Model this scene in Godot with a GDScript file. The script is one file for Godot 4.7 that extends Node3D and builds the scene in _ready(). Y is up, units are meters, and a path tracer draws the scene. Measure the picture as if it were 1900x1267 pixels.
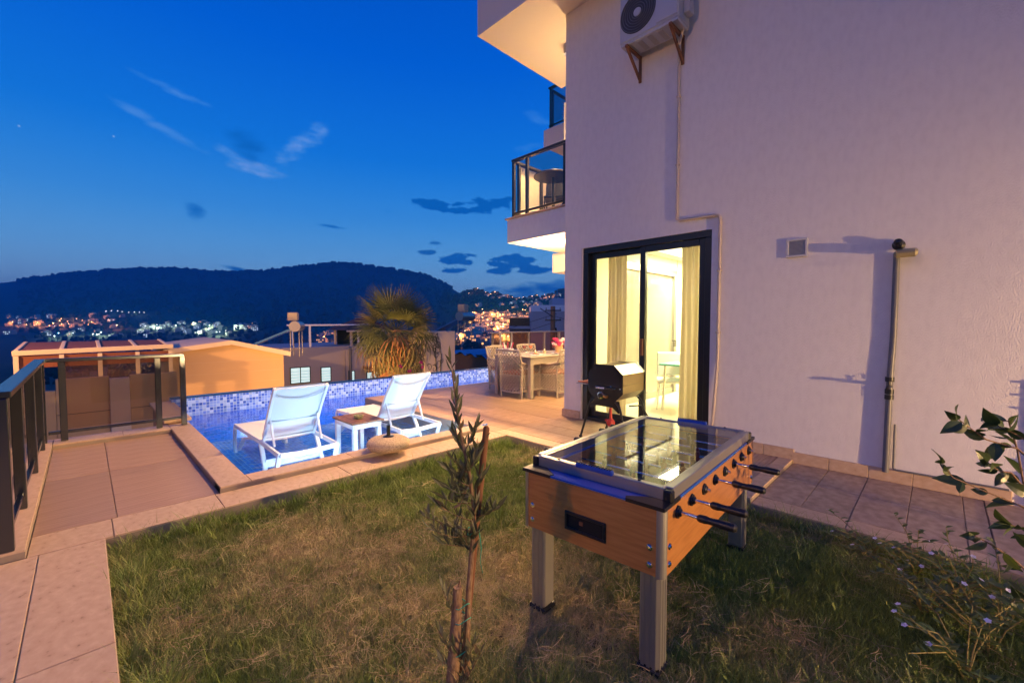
extends Node3D

var rng := RandomNumberGenerator.new()
var M := {}
var names := {}

# ---------- mesh builder ----------
class MB:
	var v := PackedVector3Array()
	var n := PackedVector3Array()
	var c := PackedColorArray()
	var col := Color(1, 1, 1)
	var tinted := false
	func tri(a: Vector3, b: Vector3, d: Vector3, na := Vector3.ZERO, nb := Vector3.ZERO, nd := Vector3.ZERO) -> void:
		var g := (b - a).cross(d - a)
		if g.length_squared() < 1e-16:
			return
		var f := -g.normalized()
		if na == Vector3.ZERO:
			na = f
			nb = f
			nd = f
		if f.dot(na + nb + nd) < 0.0:
			v.append_array(PackedVector3Array([a, d, b]))
			n.append_array(PackedVector3Array([na, nd, nb]))
		else:
			v.append_array(PackedVector3Array([a, b, d]))
			n.append_array(PackedVector3Array([na, nb, nd]))
		if tinted:
			c.append_array(PackedColorArray([col, col, col]))
	func tri_out(a: Vector3, b: Vector3, d: Vector3, out: Vector3) -> void:
		var f := (b - a).cross(d - a).normalized()
		if f.dot(out) < 0.0:
			f = -f
		tri(a, b, d, f, f, f)
	func quad_out(a: Vector3, b: Vector3, d: Vector3, e: Vector3, out: Vector3) -> void:
		tri_out(a, b, d, out)
		tri_out(a, d, e, out)
	func box(p: Vector3, s: Vector3, ba := Basis()) -> void:
		var h := s * 0.5
		for ax in 3:
			for sg in [-1.0, 1.0]:
				var o := Vector3.ZERO
				o[ax] = sg
				var u := Vector3.ZERO
				u[(ax + 1) % 3] = h[(ax + 1) % 3]
				var w := Vector3.ZERO
				w[(ax + 2) % 3] = h[(ax + 2) % 3]
				var k: Vector3 = o * h[ax]
				quad_out(p + ba * (k - u - w), p + ba * (k + u - w), p + ba * (k + u + w), p + ba * (k - u + w), ba * o)
	# box from corner to corner with chamfered edges
	func cbox(lo: Vector3, hi: Vector3, b := 0.004, ba := Basis(), at := Vector3.ZERO) -> void:
		var p := (lo + hi) * 0.5
		var h := (hi - lo).abs() * 0.5
		b = minf(b, minf(h.x, minf(h.y, h.z)) * 0.9)
		var i := h - Vector3(b, b, b)
		for ax in 3:
			var a1 := (ax + 1) % 3
			var a2 := (ax + 2) % 3
			for sg in [-1.0, 1.0]:
				var o := Vector3.ZERO
				o[ax] = sg
				var q := []
				for e in [[-1, -1], [1, -1], [1, 1], [-1, 1]]:
					var x := Vector3.ZERO
					x[ax] = sg * h[ax]
					x[a1] = e[0] * i[a1]
					x[a2] = e[1] * i[a2]
					q.append(at + ba * (p + x))
				quad_out(q[0], q[1], q[2], q[3], ba * o)
			for s1 in [-1.0, 1.0]:
				for s2 in [-1.0, 1.0]:
					var q2 := []
					for e in [[-1, 0], [1, 0], [1, 1], [-1, 1]]:
						var x := Vector3.ZERO
						x[ax] = e[0] * i[ax]
						x[a1] = s1 * (h[a1] if e[1] == 0 else i[a1])
						x[a2] = s2 * (i[a2] if e[1] == 0 else h[a2])
						q2.append(at + ba * (p + x))
					var o2 := Vector3.ZERO
					o2[a1] = s1
					o2[a2] = s2
					quad_out(q2[0], q2[1], q2[2], q2[3], ba * o2)
		for sx in [-1.0, 1.0]:
			for sy in [-1.0, 1.0]:
				for sz in [-1.0, 1.0]:
					var sv := Vector3(sx, sy, sz)
					tri_out(at + ba * (p + sv * Vector3(h.x, i.y, i.z)), at + ba * (p + sv * Vector3(i.x, h.y, i.z)), at + ba * (p + sv * Vector3(i.x, i.y, h.z)), ba * sv)
	func tube(pts: Array, r0: float, r1 := -1.0, sides := 8, caps := true) -> void:
		if r1 < 0.0:
			r1 = r0
		var rings := []
		var nrm := []
		var k := pts.size()
		var side := Vector3.UP
		for j in k:
			var d: Vector3 = (pts[mini(j + 1, k - 1)] - pts[maxi(j - 1, 0)]).normalized()
			if j == 0:
				side = d.cross(Vector3.UP if absf(d.y) < 0.9 else Vector3.RIGHT).normalized()
			else:
				side = (side - d * side.dot(d)).normalized()
			var up := d.cross(side)
			var r := lerpf(r0, r1, float(j) / maxf(1, k - 1))
			var a := []
			var b := []
			for t in sides:
				var ang := TAU * t / sides
				var o := side * cos(ang) + up * sin(ang)
				a.append(pts[j] + o * r)
				b.append(o)
			rings.append(a)
			nrm.append(b)
		for j in k - 1:
			for t in sides:
				var t2 := (t + 1) % sides
				tri(rings[j][t], rings[j][t2], rings[j + 1][t2], nrm[j][t], nrm[j][t2], nrm[j + 1][t2])
				tri(rings[j][t], rings[j + 1][t2], rings[j + 1][t], nrm[j][t], nrm[j + 1][t2], nrm[j + 1][t])
		if caps:
			for t in sides:
				var t2 := (t + 1) % sides
				tri_out(pts[0], rings[0][t], rings[0][t2], pts[0] - pts[1])
				tri_out(pts[k - 1], rings[k - 1][t], rings[k - 1][t2], pts[k - 1] - pts[k - 2])
	func bar(a: Vector3, b: Vector3, w: float, h: float, up := Vector3.UP) -> void:
		var d := (b - a).normalized()
		var s := d.cross(up).normalized()
		var u := s.cross(d)
		var l := (b - a).length()
		cbox(Vector3(-w / 2, -h / 2, 0), Vector3(w / 2, h / 2, l), minf(w, h) * 0.12, Basis(s, u, d), a)
	func lathe(prof: Array, at := Vector3.ZERO, sides := 20, ba := Basis()) -> void:
		for j in prof.size() - 1:
			var p: Vector2 = prof[j]
			var q: Vector2 = prof[j + 1]
			var t := (q - p).normalized()
			var nn := Vector2(t.y, -t.x)
			for s in sides:
				var a0 := TAU * s / sides
				var a1 := TAU * (s + 1) / sides
				var e0 := Vector3(cos(a0), 0, sin(a0))
				var e1 := Vector3(cos(a1), 0, sin(a1))
				var n0 := ba * (e0 * nn.x + Vector3.UP * nn.y)
				var n1 := ba * (e1 * nn.x + Vector3.UP * nn.y)
				var A := at + ba * (e0 * p.x + Vector3.UP * p.y)
				var B := at + ba * (e1 * p.x + Vector3.UP * p.y)
				var C := at + ba * (e1 * q.x + Vector3.UP * q.y)
				var D := at + ba * (e0 * q.x + Vector3.UP * q.y)
				tri(A, B, C, n0, n1, n1)
				tri(A, C, D, n0, n1, n0)
	# polygon (x, y) pushed along z from z0 to z1
	func prism(poly: Array, z0: float, z1: float, tr := Transform3D()) -> void:
		var pk := PackedVector2Array(poly)
		var ids := Geometry2D.triangulate_polygon(pk)
		for k in range(0, ids.size(), 3):
			for e in [[z0, -1.0], [z1, 1.0]]:
				var z: float = e[0]
				tri_out(tr * Vector3(pk[ids[k]].x, pk[ids[k]].y, z), tr * Vector3(pk[ids[k + 1]].x, pk[ids[k + 1]].y, z), tr * Vector3(pk[ids[k + 2]].x, pk[ids[k + 2]].y, z), tr.basis * Vector3(0, 0, e[1] * signf(z1 - z0)))
		var cw := Geometry2D.is_polygon_clockwise(pk)
		for k in pk.size():
			var a := pk[k]
			var b := pk[(k + 1) % pk.size()]
			var o := Vector2(b.y - a.y, a.x - b.x) * (-1.0 if cw else 1.0)
			quad_out(tr * Vector3(a.x, a.y, z0), tr * Vector3(b.x, b.y, z0), tr * Vector3(b.x, b.y, z1), tr * Vector3(a.x, a.y, z1), tr.basis * Vector3(o.x, o.y, 0))
	func blob(p: Vector3, r: Vector3, nz: FastNoiseLite, amp: float, rows := 8, cols := 12) -> void:
		var g := []
		for i in rows + 1:
			var row := []
			for j in cols:
				var th := PI * i / rows
				var ph := TAU * j / cols
				var d := Vector3(sin(th) * cos(ph), cos(th), sin(th) * sin(ph))
				var k := 1.0 + amp * nz.get_noise_3dv(d * 60.0 + p * 7.0)
				row.append(p + d * r * k)
			g.append(row)
		for i in rows:
			for j in cols:
				var j2 := (j + 1) % cols
				var mid: Vector3 = (g[i][j] + g[i + 1][j2]) * 0.5 - p
				tri_out(g[i][j], g[i][j2], g[i + 1][j2], mid)
				tri_out(g[i][j], g[i + 1][j2], g[i + 1][j], mid)
	func done() -> ArrayMesh:
		var a := []
		a.resize(Mesh.ARRAY_MAX)
		a[Mesh.ARRAY_VERTEX] = v
		a[Mesh.ARRAY_NORMAL] = n
		if tinted:
			a[Mesh.ARRAY_COLOR] = c
		var m := ArrayMesh.new()
		m.add_surface_from_arrays(Mesh.PRIMITIVE_TRIANGLES, a)
		return m

# ---------- nodes ----------
func numbered(called: String) -> String:
	var k: int = names.get(called, 0)
	names[called] = k + 1
	return called if k == 0 else "%s_%03d" % [called, k]

func thing(called: String, label: String, category: String, at := Vector3.ZERO, turn := 0.0, group := "") -> Node3D:
	var o := Node3D.new()
	o.name = numbered(called)
	add_child(o)
	o.position = at
	o.rotation.y = turn
	o.set_meta("label", label)
	o.set_meta("category", category)
	if group != "":
		o.set_meta("group", group)
	return o

func part(parent: Node, called: String, mesh, m: Material, at := Vector3.ZERO, ba := Basis()) -> MeshInstance3D:
	var o := MeshInstance3D.new()
	o.mesh = mesh.done() if mesh is MB else mesh
	o.material_override = m
	o.transform = Transform3D(ba, at)
	if parent == self:
		o.name = numbered(called)
		add_child(o)
	else:
		o.name = called
		parent.add_child(o, true)
	return o

func struct(called: String, mesh, m: Material, at := Vector3.ZERO) -> MeshInstance3D:
	var o := part(self, called, mesh, m, at)
	o.set_meta("kind", "structure")
	return o

func single(called: String, label: String, category: String, mesh, m: Material, at := Vector3.ZERO, turn := 0.0, group := "") -> MeshInstance3D:
	var o := part(self, called, mesh, m, at, Basis(Vector3.UP, turn))
	o.set_meta("label", label)
	o.set_meta("category", category)
	if group != "":
		o.set_meta("group", group)
	return o

func B(lo: Vector3, hi: Vector3, b := 0.004) -> MB:
	var m := MB.new()
	m.cbox(lo, hi, b)
	return m

func V(x: float, y: float, z: float) -> Vector3:
	return Vector3(x, y, z)

# ---------- materials ----------
func lin(r: float, g: float, b: float, a := 1.0) -> Color:
	var k := Color(r, g, b, 1).linear_to_srgb()
	k.a = a
	return k

func mat(id: String, r: float, g: float, b: float, rough := 0.6, metal := 0.0) -> StandardMaterial3D:
	var m := StandardMaterial3D.new()
	m.resource_name = id
	m.albedo_color = lin(r, g, b)
	m.roughness = rough
	m.metallic = metal
	M[id] = m
	return m

func noise(freq: float, octaves := 4, sd := 1, kind := FastNoiseLite.TYPE_SIMPLEX_SMOOTH) -> FastNoiseLite:
	var f := FastNoiseLite.new()
	f.seed = sd
	f.frequency = freq
	f.noise_type = kind
	f.fractal_octaves = octaves
	return f

func ramp_tex(nz: FastNoiseLite, stops: Array, size := 512) -> NoiseTexture2D:
	var t := NoiseTexture2D.new()
	t.width = size
	t.height = size
	t.seamless = true
	t.noise = nz
	var g := Gradient.new()
	g.offsets = PackedFloat32Array(stops.map(func(s): return s[0]))
	g.colors = PackedColorArray(stops.map(func(s): return lin(s[1], s[2], s[3])))
	t.color_ramp = g
	return t

func bump_tex(nz: FastNoiseLite, strength: float, size := 512) -> NoiseTexture2D:
	var t := NoiseTexture2D.new()
	t.width = size
	t.height = size
	t.seamless = true
	t.noise = nz
	t.as_normal_map = true
	t.bump_strength = strength
	return t

func tri_map(m: StandardMaterial3D, sc: Vector3, world := true) -> void:
	m.uv1_triplanar = true
	m.uv1_world_triplanar = world
	m.uv1_scale = sc
	m.uv1_triplanar_sharpness = 4.0

func glow(id: String, r: float, g: float, b: float, e: float) -> StandardMaterial3D:
	var m := mat(id, r * 0.5, g * 0.5, b * 0.5, 0.4)
	m.emission_enabled = true
	m.emission = lin(r, g, b)
	m.emission_energy_multiplier = e
	return m

func pane(id: String, r: float, g: float, b: float, alpha: float, rough := 0.02) -> StandardMaterial3D:
	var m := mat(id, r, g, b, rough)
	m.albedo_color = lin(r, g, b, alpha)
	m.transparency = BaseMaterial3D.TRANSPARENCY_ALPHA
	m.cull_mode = BaseMaterial3D.CULL_DISABLED
	return m

func mosaic(sd: int, tones: Array, grout: Color, cells := 16, px := 16) -> ImageTexture:
	var im := Image.create(cells * px, cells * px, false, Image.FORMAT_RGB8)
	im.fill(grout)
	rng.seed = sd
	for i in cells:
		for j in cells:
			var k: Color = tones[rng.randi() % tones.size()]
			k = k.lightened(rng.randf() * 0.12) if rng.randf() < 0.5 else k.darkened(rng.randf() * 0.15)
			im.fill_rect(Rect2i(i * px + 1, j * px + 1, px - 2, px - 2), k)
	return ImageTexture.create_from_image(im)

func make_materials() -> void:
	var m := mat("stucco", 1, 1, 1, 0.9)
	m.albedo_texture = ramp_tex(noise(0.012, 5, 3), [[0.0, 0.66, 0.62, 0.6], [0.45, 0.7, 0.66, 0.635], [1.0, 0.73, 0.69, 0.66]])
	m.heightmap_enabled = true
	m.heightmap_texture = ramp_tex(noise(0.09, 3, 8), [[0.0, 0, 0, 0], [0.35, 0.1, 0.1, 0.1], [0.7, 0.7, 0.7, 0.7], [1.0, 1, 1, 1]])
	m.heightmap_scale = 0.2
	tri_map(m, V(1.9, 0.95, 1.9))
	m = mat("plaster", 0.66, 0.6, 0.53, 0.9)
	m = mat("travertine", 1, 1, 1, 0.55)
	m.albedo_texture = ramp_tex(noise(0.02, 5, 11), [[0.0, 0.17, 0.1, 0.055], [0.1, 0.38, 0.25, 0.155], [0.2, 0.47, 0.32, 0.205], [0.6, 0.51, 0.355, 0.235], [1.0, 0.57, 0.41, 0.28]])
	tri_map(m, V(1.1, 1.5, 1.6))
	m.heightmap_enabled = true
	m.heightmap_texture = m.albedo_texture
	m.heightmap_scale = 0.1
	for k in 3:
		var w: StandardMaterial3D = mat("wood_tile_%d" % k, 1, 1, 1, 0.42)
		var f := 1.0 + 0.1 * (k - 1)
		w.albedo_texture = ramp_tex(noise(0.02, 5, 21 + k), [[0.0, 0.26 * f, 0.15 * f, 0.085 * f], [0.4, 0.38 * f, 0.235 * f, 0.14 * f], [0.62, 0.43 * f, 0.275 * f, 0.17 * f], [1.0, 0.5 * f, 0.335 * f, 0.22 * f]])
		tri_map(w, V(5.0, 5.0, 0.22))
		w.uv1_offset = V(0.3 * k, 0.1, 0.7 * k)
	for k in 2:
		var w: StandardMaterial3D = mat("stone_tile_%d" % k, 1, 1, 1, 0.5)
		var f := 1.0 + 0.09 * k
		w.albedo_texture = ramp_tex(noise(0.018, 5, 31 + k), [[0.0, 0.22 * f, 0.15 * f, 0.105 * f], [0.5, 0.33 * f, 0.23 * f, 0.165 * f], [1.0, 0.42 * f, 0.31 * f, 0.23 * f]])
		tri_map(w, V(1.2, 1.0, 0.9))
		w.uv1_offset = V(0.4 * k, 0, 0.2 * k)
	mat("grout", 0.3, 0.23, 0.17, 0.9)
	m = mat("soil", 1, 1, 1, 0.95)
	m.albedo_texture = ramp_tex(noise(0.05, 5, 41), [[0.0, 0.02, 0.017, 0.008], [0.5, 0.05, 0.042, 0.02], [0.7, 0.1, 0.075, 0.04], [1.0, 0.045, 0.055, 0.02]])
	tri_map(m, V(1.2, 1.2, 1.2))
	m = mat("mosaic_pool", 1, 1, 1, 0.12)
	m.albedo_texture = mosaic(5, [Color(0.1, 0.3, 0.82), Color(0.12, 0.36, 0.9), Color(0.07, 0.22, 0.72), Color(0.2, 0.46, 0.93)], Color(0.6, 0.74, 0.93))
	tri_map(m, V(1.25, 1.25, 1.25))
	m = mat("mosaic_wall", 1, 1, 1, 0.12)
	m.albedo_texture = mosaic(9, [Color(0.2, 0.36, 0.82), Color(0.5, 0.63, 0.92), Color(0.66, 0.76, 0.95), Color(0.34, 0.48, 0.88)], Color(0.74, 0.82, 0.95))
	tri_map(m, V(1.25, 1.25, 1.25))
	m = mat("mosaic_deep", 1, 1, 1, 0.2)
	m.albedo_texture = mosaic(6, [Color(0.09, 0.28, 0.8), Color(0.11, 0.33, 0.86), Color(0.08, 0.25, 0.76)], Color(0.24, 0.46, 0.9))
	tri_map(m, V(1.25, 1.25, 1.25))
	m = pane("water", 0.02, 0.16, 0.62, 0.14, 0.0)
	m.normal_enabled = true
	m.normal_texture = bump_tex(noise(0.018, 3, 51), 5.0)
	m.normal_scale = 0.3
	tri_map(m, V(0.7, 0.7, 0.7))
	pane("clear_glass", 0.3, 0.33, 0.3, 0.01)
	pane("bronze_glass", 0.11, 0.05, 0.018, 0.62)
	pane("smoke_glass", 0.03, 0.04, 0.06, 0.45)
	mat("dark_metal", 0.028, 0.03, 0.034, 0.3, 0.55)
	mat("rail_steel", 0.1, 0.11, 0.12, 0.2, 0.95)
	mat("black_plastic", 0.012, 0.012, 0.013, 0.4)
	mat("aluminium", 0.4, 0.385, 0.37, 0.36, 0.75)
	mat("chrome", 0.75, 0.75, 0.75, 0.12, 1.0)
	mat("white_frame", 0.78, 0.8, 0.8, 0.4)
	m = mat("sling", 1, 1, 1, 0.7)
	m.albedo_texture = ramp_tex(noise(0.4, 2, 61), [[0.0, 0.66, 0.68, 0.68], [1.0, 0.8, 0.81, 0.8]], 256)
	tri_map(m, V(6, 6, 6), false)
	m = mat("beech", 1, 1, 1, 0.3)
	m.albedo_texture = ramp_tex(noise(0.022, 5, 71), [[0.0, 0.37, 0.15, 0.042], [0.5, 0.46, 0.195, 0.058], [1.0, 0.52, 0.235, 0.075]])
	tri_map(m, V(0.35, 4.0, 0.35), false)
	m.clearcoat_enabled = true
	m.clearcoat = 0.3
	m.clearcoat_roughness = 0.25
	m = mat("table_wood", 1, 1, 1, 0.5)
	m.albedo_texture = ramp_tex(noise(0.025, 4, 72), [[0.0, 0.1, 0.045, 0.02], [0.5, 0.2, 0.095, 0.045], [1.0, 0.28, 0.15, 0.075]])
	tri_map(m, V(0.6, 2, 5.0), false)
	m = mat("bark", 1, 1, 1, 0.85)
	m.albedo_texture = ramp_tex(noise(0.04, 4, 73), [[0.0, 0.1, 0.055, 0.03], [0.5, 0.24, 0.14, 0.075], [1.0, 0.38, 0.26, 0.16]])
	tri_map(m, V(6, 1.2, 6), false)
	mat("pitch_green", 0.03, 0.1, 0.05, 0.5)
	m = mat("rattan", 1, 1, 1, 0.6)
	m.albedo_texture = ramp_tex(noise(0.08, 3, 74), [[0.0, 0.33, 0.27, 0.21], [1.0, 0.5, 0.43, 0.35]], 256)
	tri_map(m, V(5, 5, 5), false)
	m = mat("stone_cast", 1, 1, 1, 0.85)
	m.albedo_texture = ramp_tex(noise(0.03, 5, 75), [[0.0, 0.1, 0.07, 0.045], [0.25, 0.34, 0.25, 0.17], [0.6, 0.45, 0.34, 0.235], [1.0, 0.55, 0.44, 0.32]])
	m.heightmap_enabled = true
	m.heightmap_texture = m.albedo_texture
	m.heightmap_scale = 0.8
	tri_map(m, V(3, 3, 3), false)
	mat("cream_wall", 0.8, 0.76, 0.63, 0.7)
	m = mat("curtain", 0.58, 0.49, 0.33, 0.85)
	m.backlight_enabled = true
	m.backlight = lin(0.35, 0.3, 0.2)
	m = mat("room_floor", 0.7, 0.66, 0.5, 0.25)
	mat("red_plastic", 0.6, 0.05, 0.025, 0.4)
	mat("teal", 0.12, 0.42, 0.36, 0.5)
	mat("grill_lid", 0.03, 0.033, 0.038, 0.22, 0.6)
	mat("grill_side", 0.36, 0.27, 0.17, 0.3, 0.7)
	mat("pipe_grey", 0.13, 0.13, 0.14, 0.4)
	mat("pipe_cream", 0.5, 0.42, 0.34, 0.5)
	mat("rust", 0.19, 0.075, 0.03, 0.7)
	mat("ac_white", 0.45, 0.46, 0.49, 0.45)
	mat("ac_dark", 0.05, 0.05, 0.055, 0.5)
	mat("blue_plastic", 0.02, 0.08, 0.42, 0.35)
	mat("string_green", 0.02, 0.42, 0.26, 0.6)

# ---------- sky ----------
func sky_image() -> ImageTexture:
	var W := 4096
	var Hh := 2048
	var im := Image.create(W, Hh, false, Image.FORMAT_RGB8)
	var g := Gradient.new()   # by sine of the height above the horizon
	g.offsets = PackedFloat32Array([0.0, 0.06, 0.13, 0.22, 0.34, 0.5, 0.7, 1.0])
	g.colors = PackedColorArray([Color8(176, 206, 226), Color8(150, 194, 228), Color8(106, 170, 224), Color8(60, 140, 216), Color8(18, 112, 208), Color8(2, 88, 196), Color8(0, 68, 172), Color8(0, 46, 136)])
	for y in Hh:
		var up := sin((0.5 - (y + 0.5) / Hh) * PI)
		var c := g.sample(clampf(up, 0.0, 1.0)) if up >= 0.0 else Color8(20, 40, 70)
		im.fill_rect(Rect2i(0, y, W, 1), c)
	# clouds: [azimuth from -Z towards +X in degrees, elevation, half width, half height, tilt, strength, tone, streak]
	var dark := Color8(8, 92, 176)
	var low := Color8(12, 84, 160)
	var pale := Color8(150, 165, 222)
	var cl := [
		[-76.4, 19.2, 2.4, 2.0, -25, 0.75, dark, 0.35], [-81.3, 11.8, 1.3, 1.1, -38, 0.75, dark, 0.35],
		[-83.0, 22.9, 4.0, 0.5, -12, 0.4, pale, 0.5], [-84.0, 19.4, 5.0, 0.7, -22, 0.35, pale, 0.5], [-75.5, 17.0, 3.6, 0.9, -6, 0.62, pale, 0.45], [-70.5, 20.6, 4.6, 1.3, 38, 0.55, pale, 0.5], [-77.5, 17.8, 3.0, 0.8, -32, 0.45, pale, 0.5],
		[-54.5, 15.0, 4.2, 0.75, -2, 1.0, dark, 1.0], [-48.0, 15.3, 3.4, 1.1, 10, 1.0, dark, 0.9], [-67.6, 11.7, 1.9, 0.22, -4, 0.7, dark, 0.5], [-61.0, 14.0, 1.0, 0.15, 0, 0.4, dark, 0.5],
		[-52.3, 8.5, 2.9, 0.75, 0, 1.0, low, 1.0], [-52.5, 7.1, 1.9, 0.42, 4, 1.0, low, 0.9], [-56.3, 9.2, 1.5, 0.28, 0, 0.8, low, 1.0], [-45.2, 8.2, 3.2, 1.0, 4, 1.0, low, 0.9], [-42.5, 7.2, 3.6, 0.7, 3, 1.0, low, 0.9], [-46.5, 6.9, 3.0, 0.45, -3, 1.0, low, 0.8], [-55.2, 10.4, 0.8, 0.2, 0, 0.6, low, 1.0],
		[-40.0, 4.6, 12.0, 1.35, 3, 1.0, Color8(14, 92, 178), 0.35], [-78.0, 6.2, 1.5, 0.32, -12, 0.9, low, 0.6], [-41.5, 25.0, 2.4, 0.9, -20, 0.22, pale, 0.6], [-43.0, 22.0, 3.0, 0.5, 10, 0.18, pale, 0.6],
		[20, 14, 7, 1.6, 6, 0.8, dark, 1.0], [48, 7, 8, 1.3, -4, 0.9, low, 1.0], [75, 20, 8, 1.6, 12, 0.4, pale, 0.7], [110, 10, 7, 1.4, 0, 0.9, low, 1.0], [150, 17, 8, 1.8, -8, 0.7, dark, 0.9],
		[-115, 12, 8, 1.5, 5, 0.8, dark, 1.0], [-145, 8, 7, 1.3, 0, 0.9, low, 1.0], [-170, 24, 9, 1.4, -10, 0.35, pale, 0.6], [-120, 27, 9, 1.2, 14, 0.3, pale, 0.6], [5, 25, 9, 1.3, -12, 0.3, pale, 0.6],
	]
	var nz := noise(0.02, 5, 77)
	for q in cl:
		var hw: float = q[2]
		var hh: float = q[3]
		var ext: float = maxf(hw, hh) * 1.5
		var ca := cos(deg_to_rad(q[4]))
		var sa := sin(deg_to_rad(q[4]))
		var x0 := int(((q[0] - ext) / 360.0) * W)
		var x1 := int(((q[0] + ext) / 360.0) * W)
		var y0 := int((0.5 - (q[1] + ext) / 180.0) * Hh)
		var y1 := int((0.5 - (q[1] - ext) / 180.0) * Hh)
		for y in range(maxi(y0, 0), mini(y1, Hh / 2)):
			for x in range(x0, x1):
				var az := float(x) / W * 360.0 - float(q[0])
				var el := (0.5 - float(y) / Hh) * 180.0 - float(q[1])
				var a := (az * ca + el * sa) / hw
				var b := (-az * sa + el * ca) / hh
				var d := a * a + b * b
				if d > 2.2:
					continue
				var rough: float = q[7]
				var nn := nz.get_noise_2d(float(x) * 1.2, float(y) * 3.6) * 1.5 * rough
				var t := smoothstep(0.05, 1.25 if rough < 0.7 else 0.45, 1.0 - d + nn - 0.08)
				if t > 0.003:
					var xx := posmod(x, W)
					im.set_pixel(xx, y, im.get_pixel(xx, y).lerp(q[6], t * float(q[5])))
	rng.seed = 12
	for k in 24:   # first stars
		im.set_pixel(rng.randi() % W, 300 + rng.randi() % 560, Color8(170, 205, 240))
	return ImageTexture.create_from_image(im)

func lamp(parent: Node, called: String, at: Vector3, col: Color, e: float, size := 0.06) -> OmniLight3D:
	var l := OmniLight3D.new()
	l.name = called
	l.position = at
	l.light_color = col
	l.light_energy = e
	l.light_size = size
	l.omni_range = 60.0
	l.omni_attenuation = 2.0
	l.shadow_enabled = true
	parent.add_child(l, true)
	return l

func spot(parent: Node, called: String, at: Vector3, towards: Vector3, col: Color, e: float, angle: float, size := 0.05) -> SpotLight3D:
	var l := SpotLight3D.new()
	l.name = called
	parent.add_child(l, true)
	l.position = at
	l.basis = Basis.looking_at(towards, Vector3.UP if absf(towards.normalized().y) < 0.95 else Vector3.RIGHT)
	l.light_color = col
	l.light_energy = e
	l.light_size = size
	l.spot_angle = angle
	l.spot_angle_attenuation = 0.6
	l.spot_range = 60.0
	l.spot_attenuation = 2.0
	l.shadow_enabled = true
	return l

func area(parent: Node, called: String, at: Vector3, towards: Vector3, size: Vector2, col: Color, e: float) -> AreaLight3D:
	var l := AreaLight3D.new()
	l.name = called
	parent.add_child(l, true)
	l.position = at
	l.basis = Basis.looking_at(towards, Vector3.UP if absf(towards.normalized().y) < 0.95 else Vector3.RIGHT)
	l.area_size = size
	l.light_color = col
	l.light_energy = e
	l.set("area_range", 60.0)
	l.set("area_attenuation", 2.0)
	l.shadow_enabled = true
	return l

const WARM := Color(1.0, 0.8, 0.54)
const SODIUM := Color(1.0, 0.72, 0.42)
const ROOM := Color(1.0, 0.95, 0.7)
const POOL := Color(0.72, 0.88, 1.0)

func setup() -> void:
	var cam := Camera3D.new()
	cam.name = "camera"
	cam.position = V(0, 1.4, 0)
	cam.rotation = V(-atan(33.5 / 795.0), deg_to_rad(45.0), 0)
	cam.fov = rad_to_deg(2.0 * atan(633.5 / 795.0))
	cam.near = 0.05
	cam.far = 9000.0
	cam.current = true
	add_child(cam)
	var env := Environment.new()
	env.background_mode = Environment.BG_SKY
	var sm := PanoramaSkyMaterial.new()
	sm.panorama = sky_image()
	sm.energy_multiplier = 1.0
	env.sky = Sky.new()
	env.sky.sky_material = sm
	env.background_energy_multiplier = 1.3
	env.tonemap_mode = Environment.TONE_MAPPER_LINEAR
	env.tonemap_exposure = 1.0
	env.sdfgi_enabled = true
	env.ssao_enabled = true
	env.ssil_enabled = true
	env.fog_enabled = true
	env.fog_density = 0.0004
	env.fog_light_color = Color(0.2, 0.68, 1.0)
	var we := WorldEnvironment.new()
	we.name = "world"
	we.environment = env
	add_child(we)

# ---------- terrain ----------
func pick(t: Array, x: float) -> float:
	if x <= t[0][0]:
		return t[0][1]
	for k in t.size() - 1:
		if x <= t[k + 1][0]:
			return lerpf(t[k][1], t[k + 1][1], (x - t[k][0]) / (t[k + 1][0] - t[k][0]))
	return t[-1][1]

# bearings: 100 x the tangent of the angle from the axis of the valley (-1, 0, -1); slopes: 1000 x rise over run seen from the terrace
var RIDGE := [[-160, 70], [-120, 92], [-103, 115], [-93, 123], [-78, 126], [-69, 119], [-64, 117], [-56, 122], [-49, 130], [-41.5, 137], [-36, 136], [-29, 126], [-21, 113], [-15, 97], [-10, 79], [-6, 69], [1, 56], [6, 60], [12, 75], [40, 90], [160, 100]]
var tnoise: FastNoiseLite

func bearing(p: Vector3) -> float:
	var f := (-p.x - p.z) * 0.70711
	var r := (p.x - p.z) * 0.70711
	return 100.0 * clampf(r / f, -1.6, 1.6) if f > 0.1 else (160.0 if r > 0.0 else -160.0)

func slope_at(s: float, f: float) -> float:
	var top := pick(RIDGE, s)
	var left := [[14, -430], [40, -230], [90, -170], [200, -110], [400, -78], [600, -52], [750, -30], [900, -8], [1050, 22], [1700, top]]
	var right := [[14, -430], [40, -230], [90, -165], [160, -115], [260, -72], [360, -42], [500, -8], [650, 18], [800, 38], [1000, top], [1700, top - 22]]
	return lerpf(pick(left, f), pick(right, f), smoothstep(-21.0, -8.0, s))

func ground_y(p: Vector3) -> float:
	var f := Vector2(p.x, p.z).length() * 0.82
	var ff := (-p.x - p.z) * 0.70711
	if ff > 0.57 * Vector2(p.x, p.z).length():
		f = ff
	var s := bearing(p)
	var y := 1.4 + slope_at(s, f) * 0.001 * f
	if f > 1700.0:
		y = 1.4 + slope_at(s, 1700.0) * 1.7 - (f - 1700.0) * 0.12
	elif f > 120.0:
		y += tnoise.get_noise_2d(p.x, p.z) * clampf(f * 0.006, 0.0, 7.0)
	return y

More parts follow.
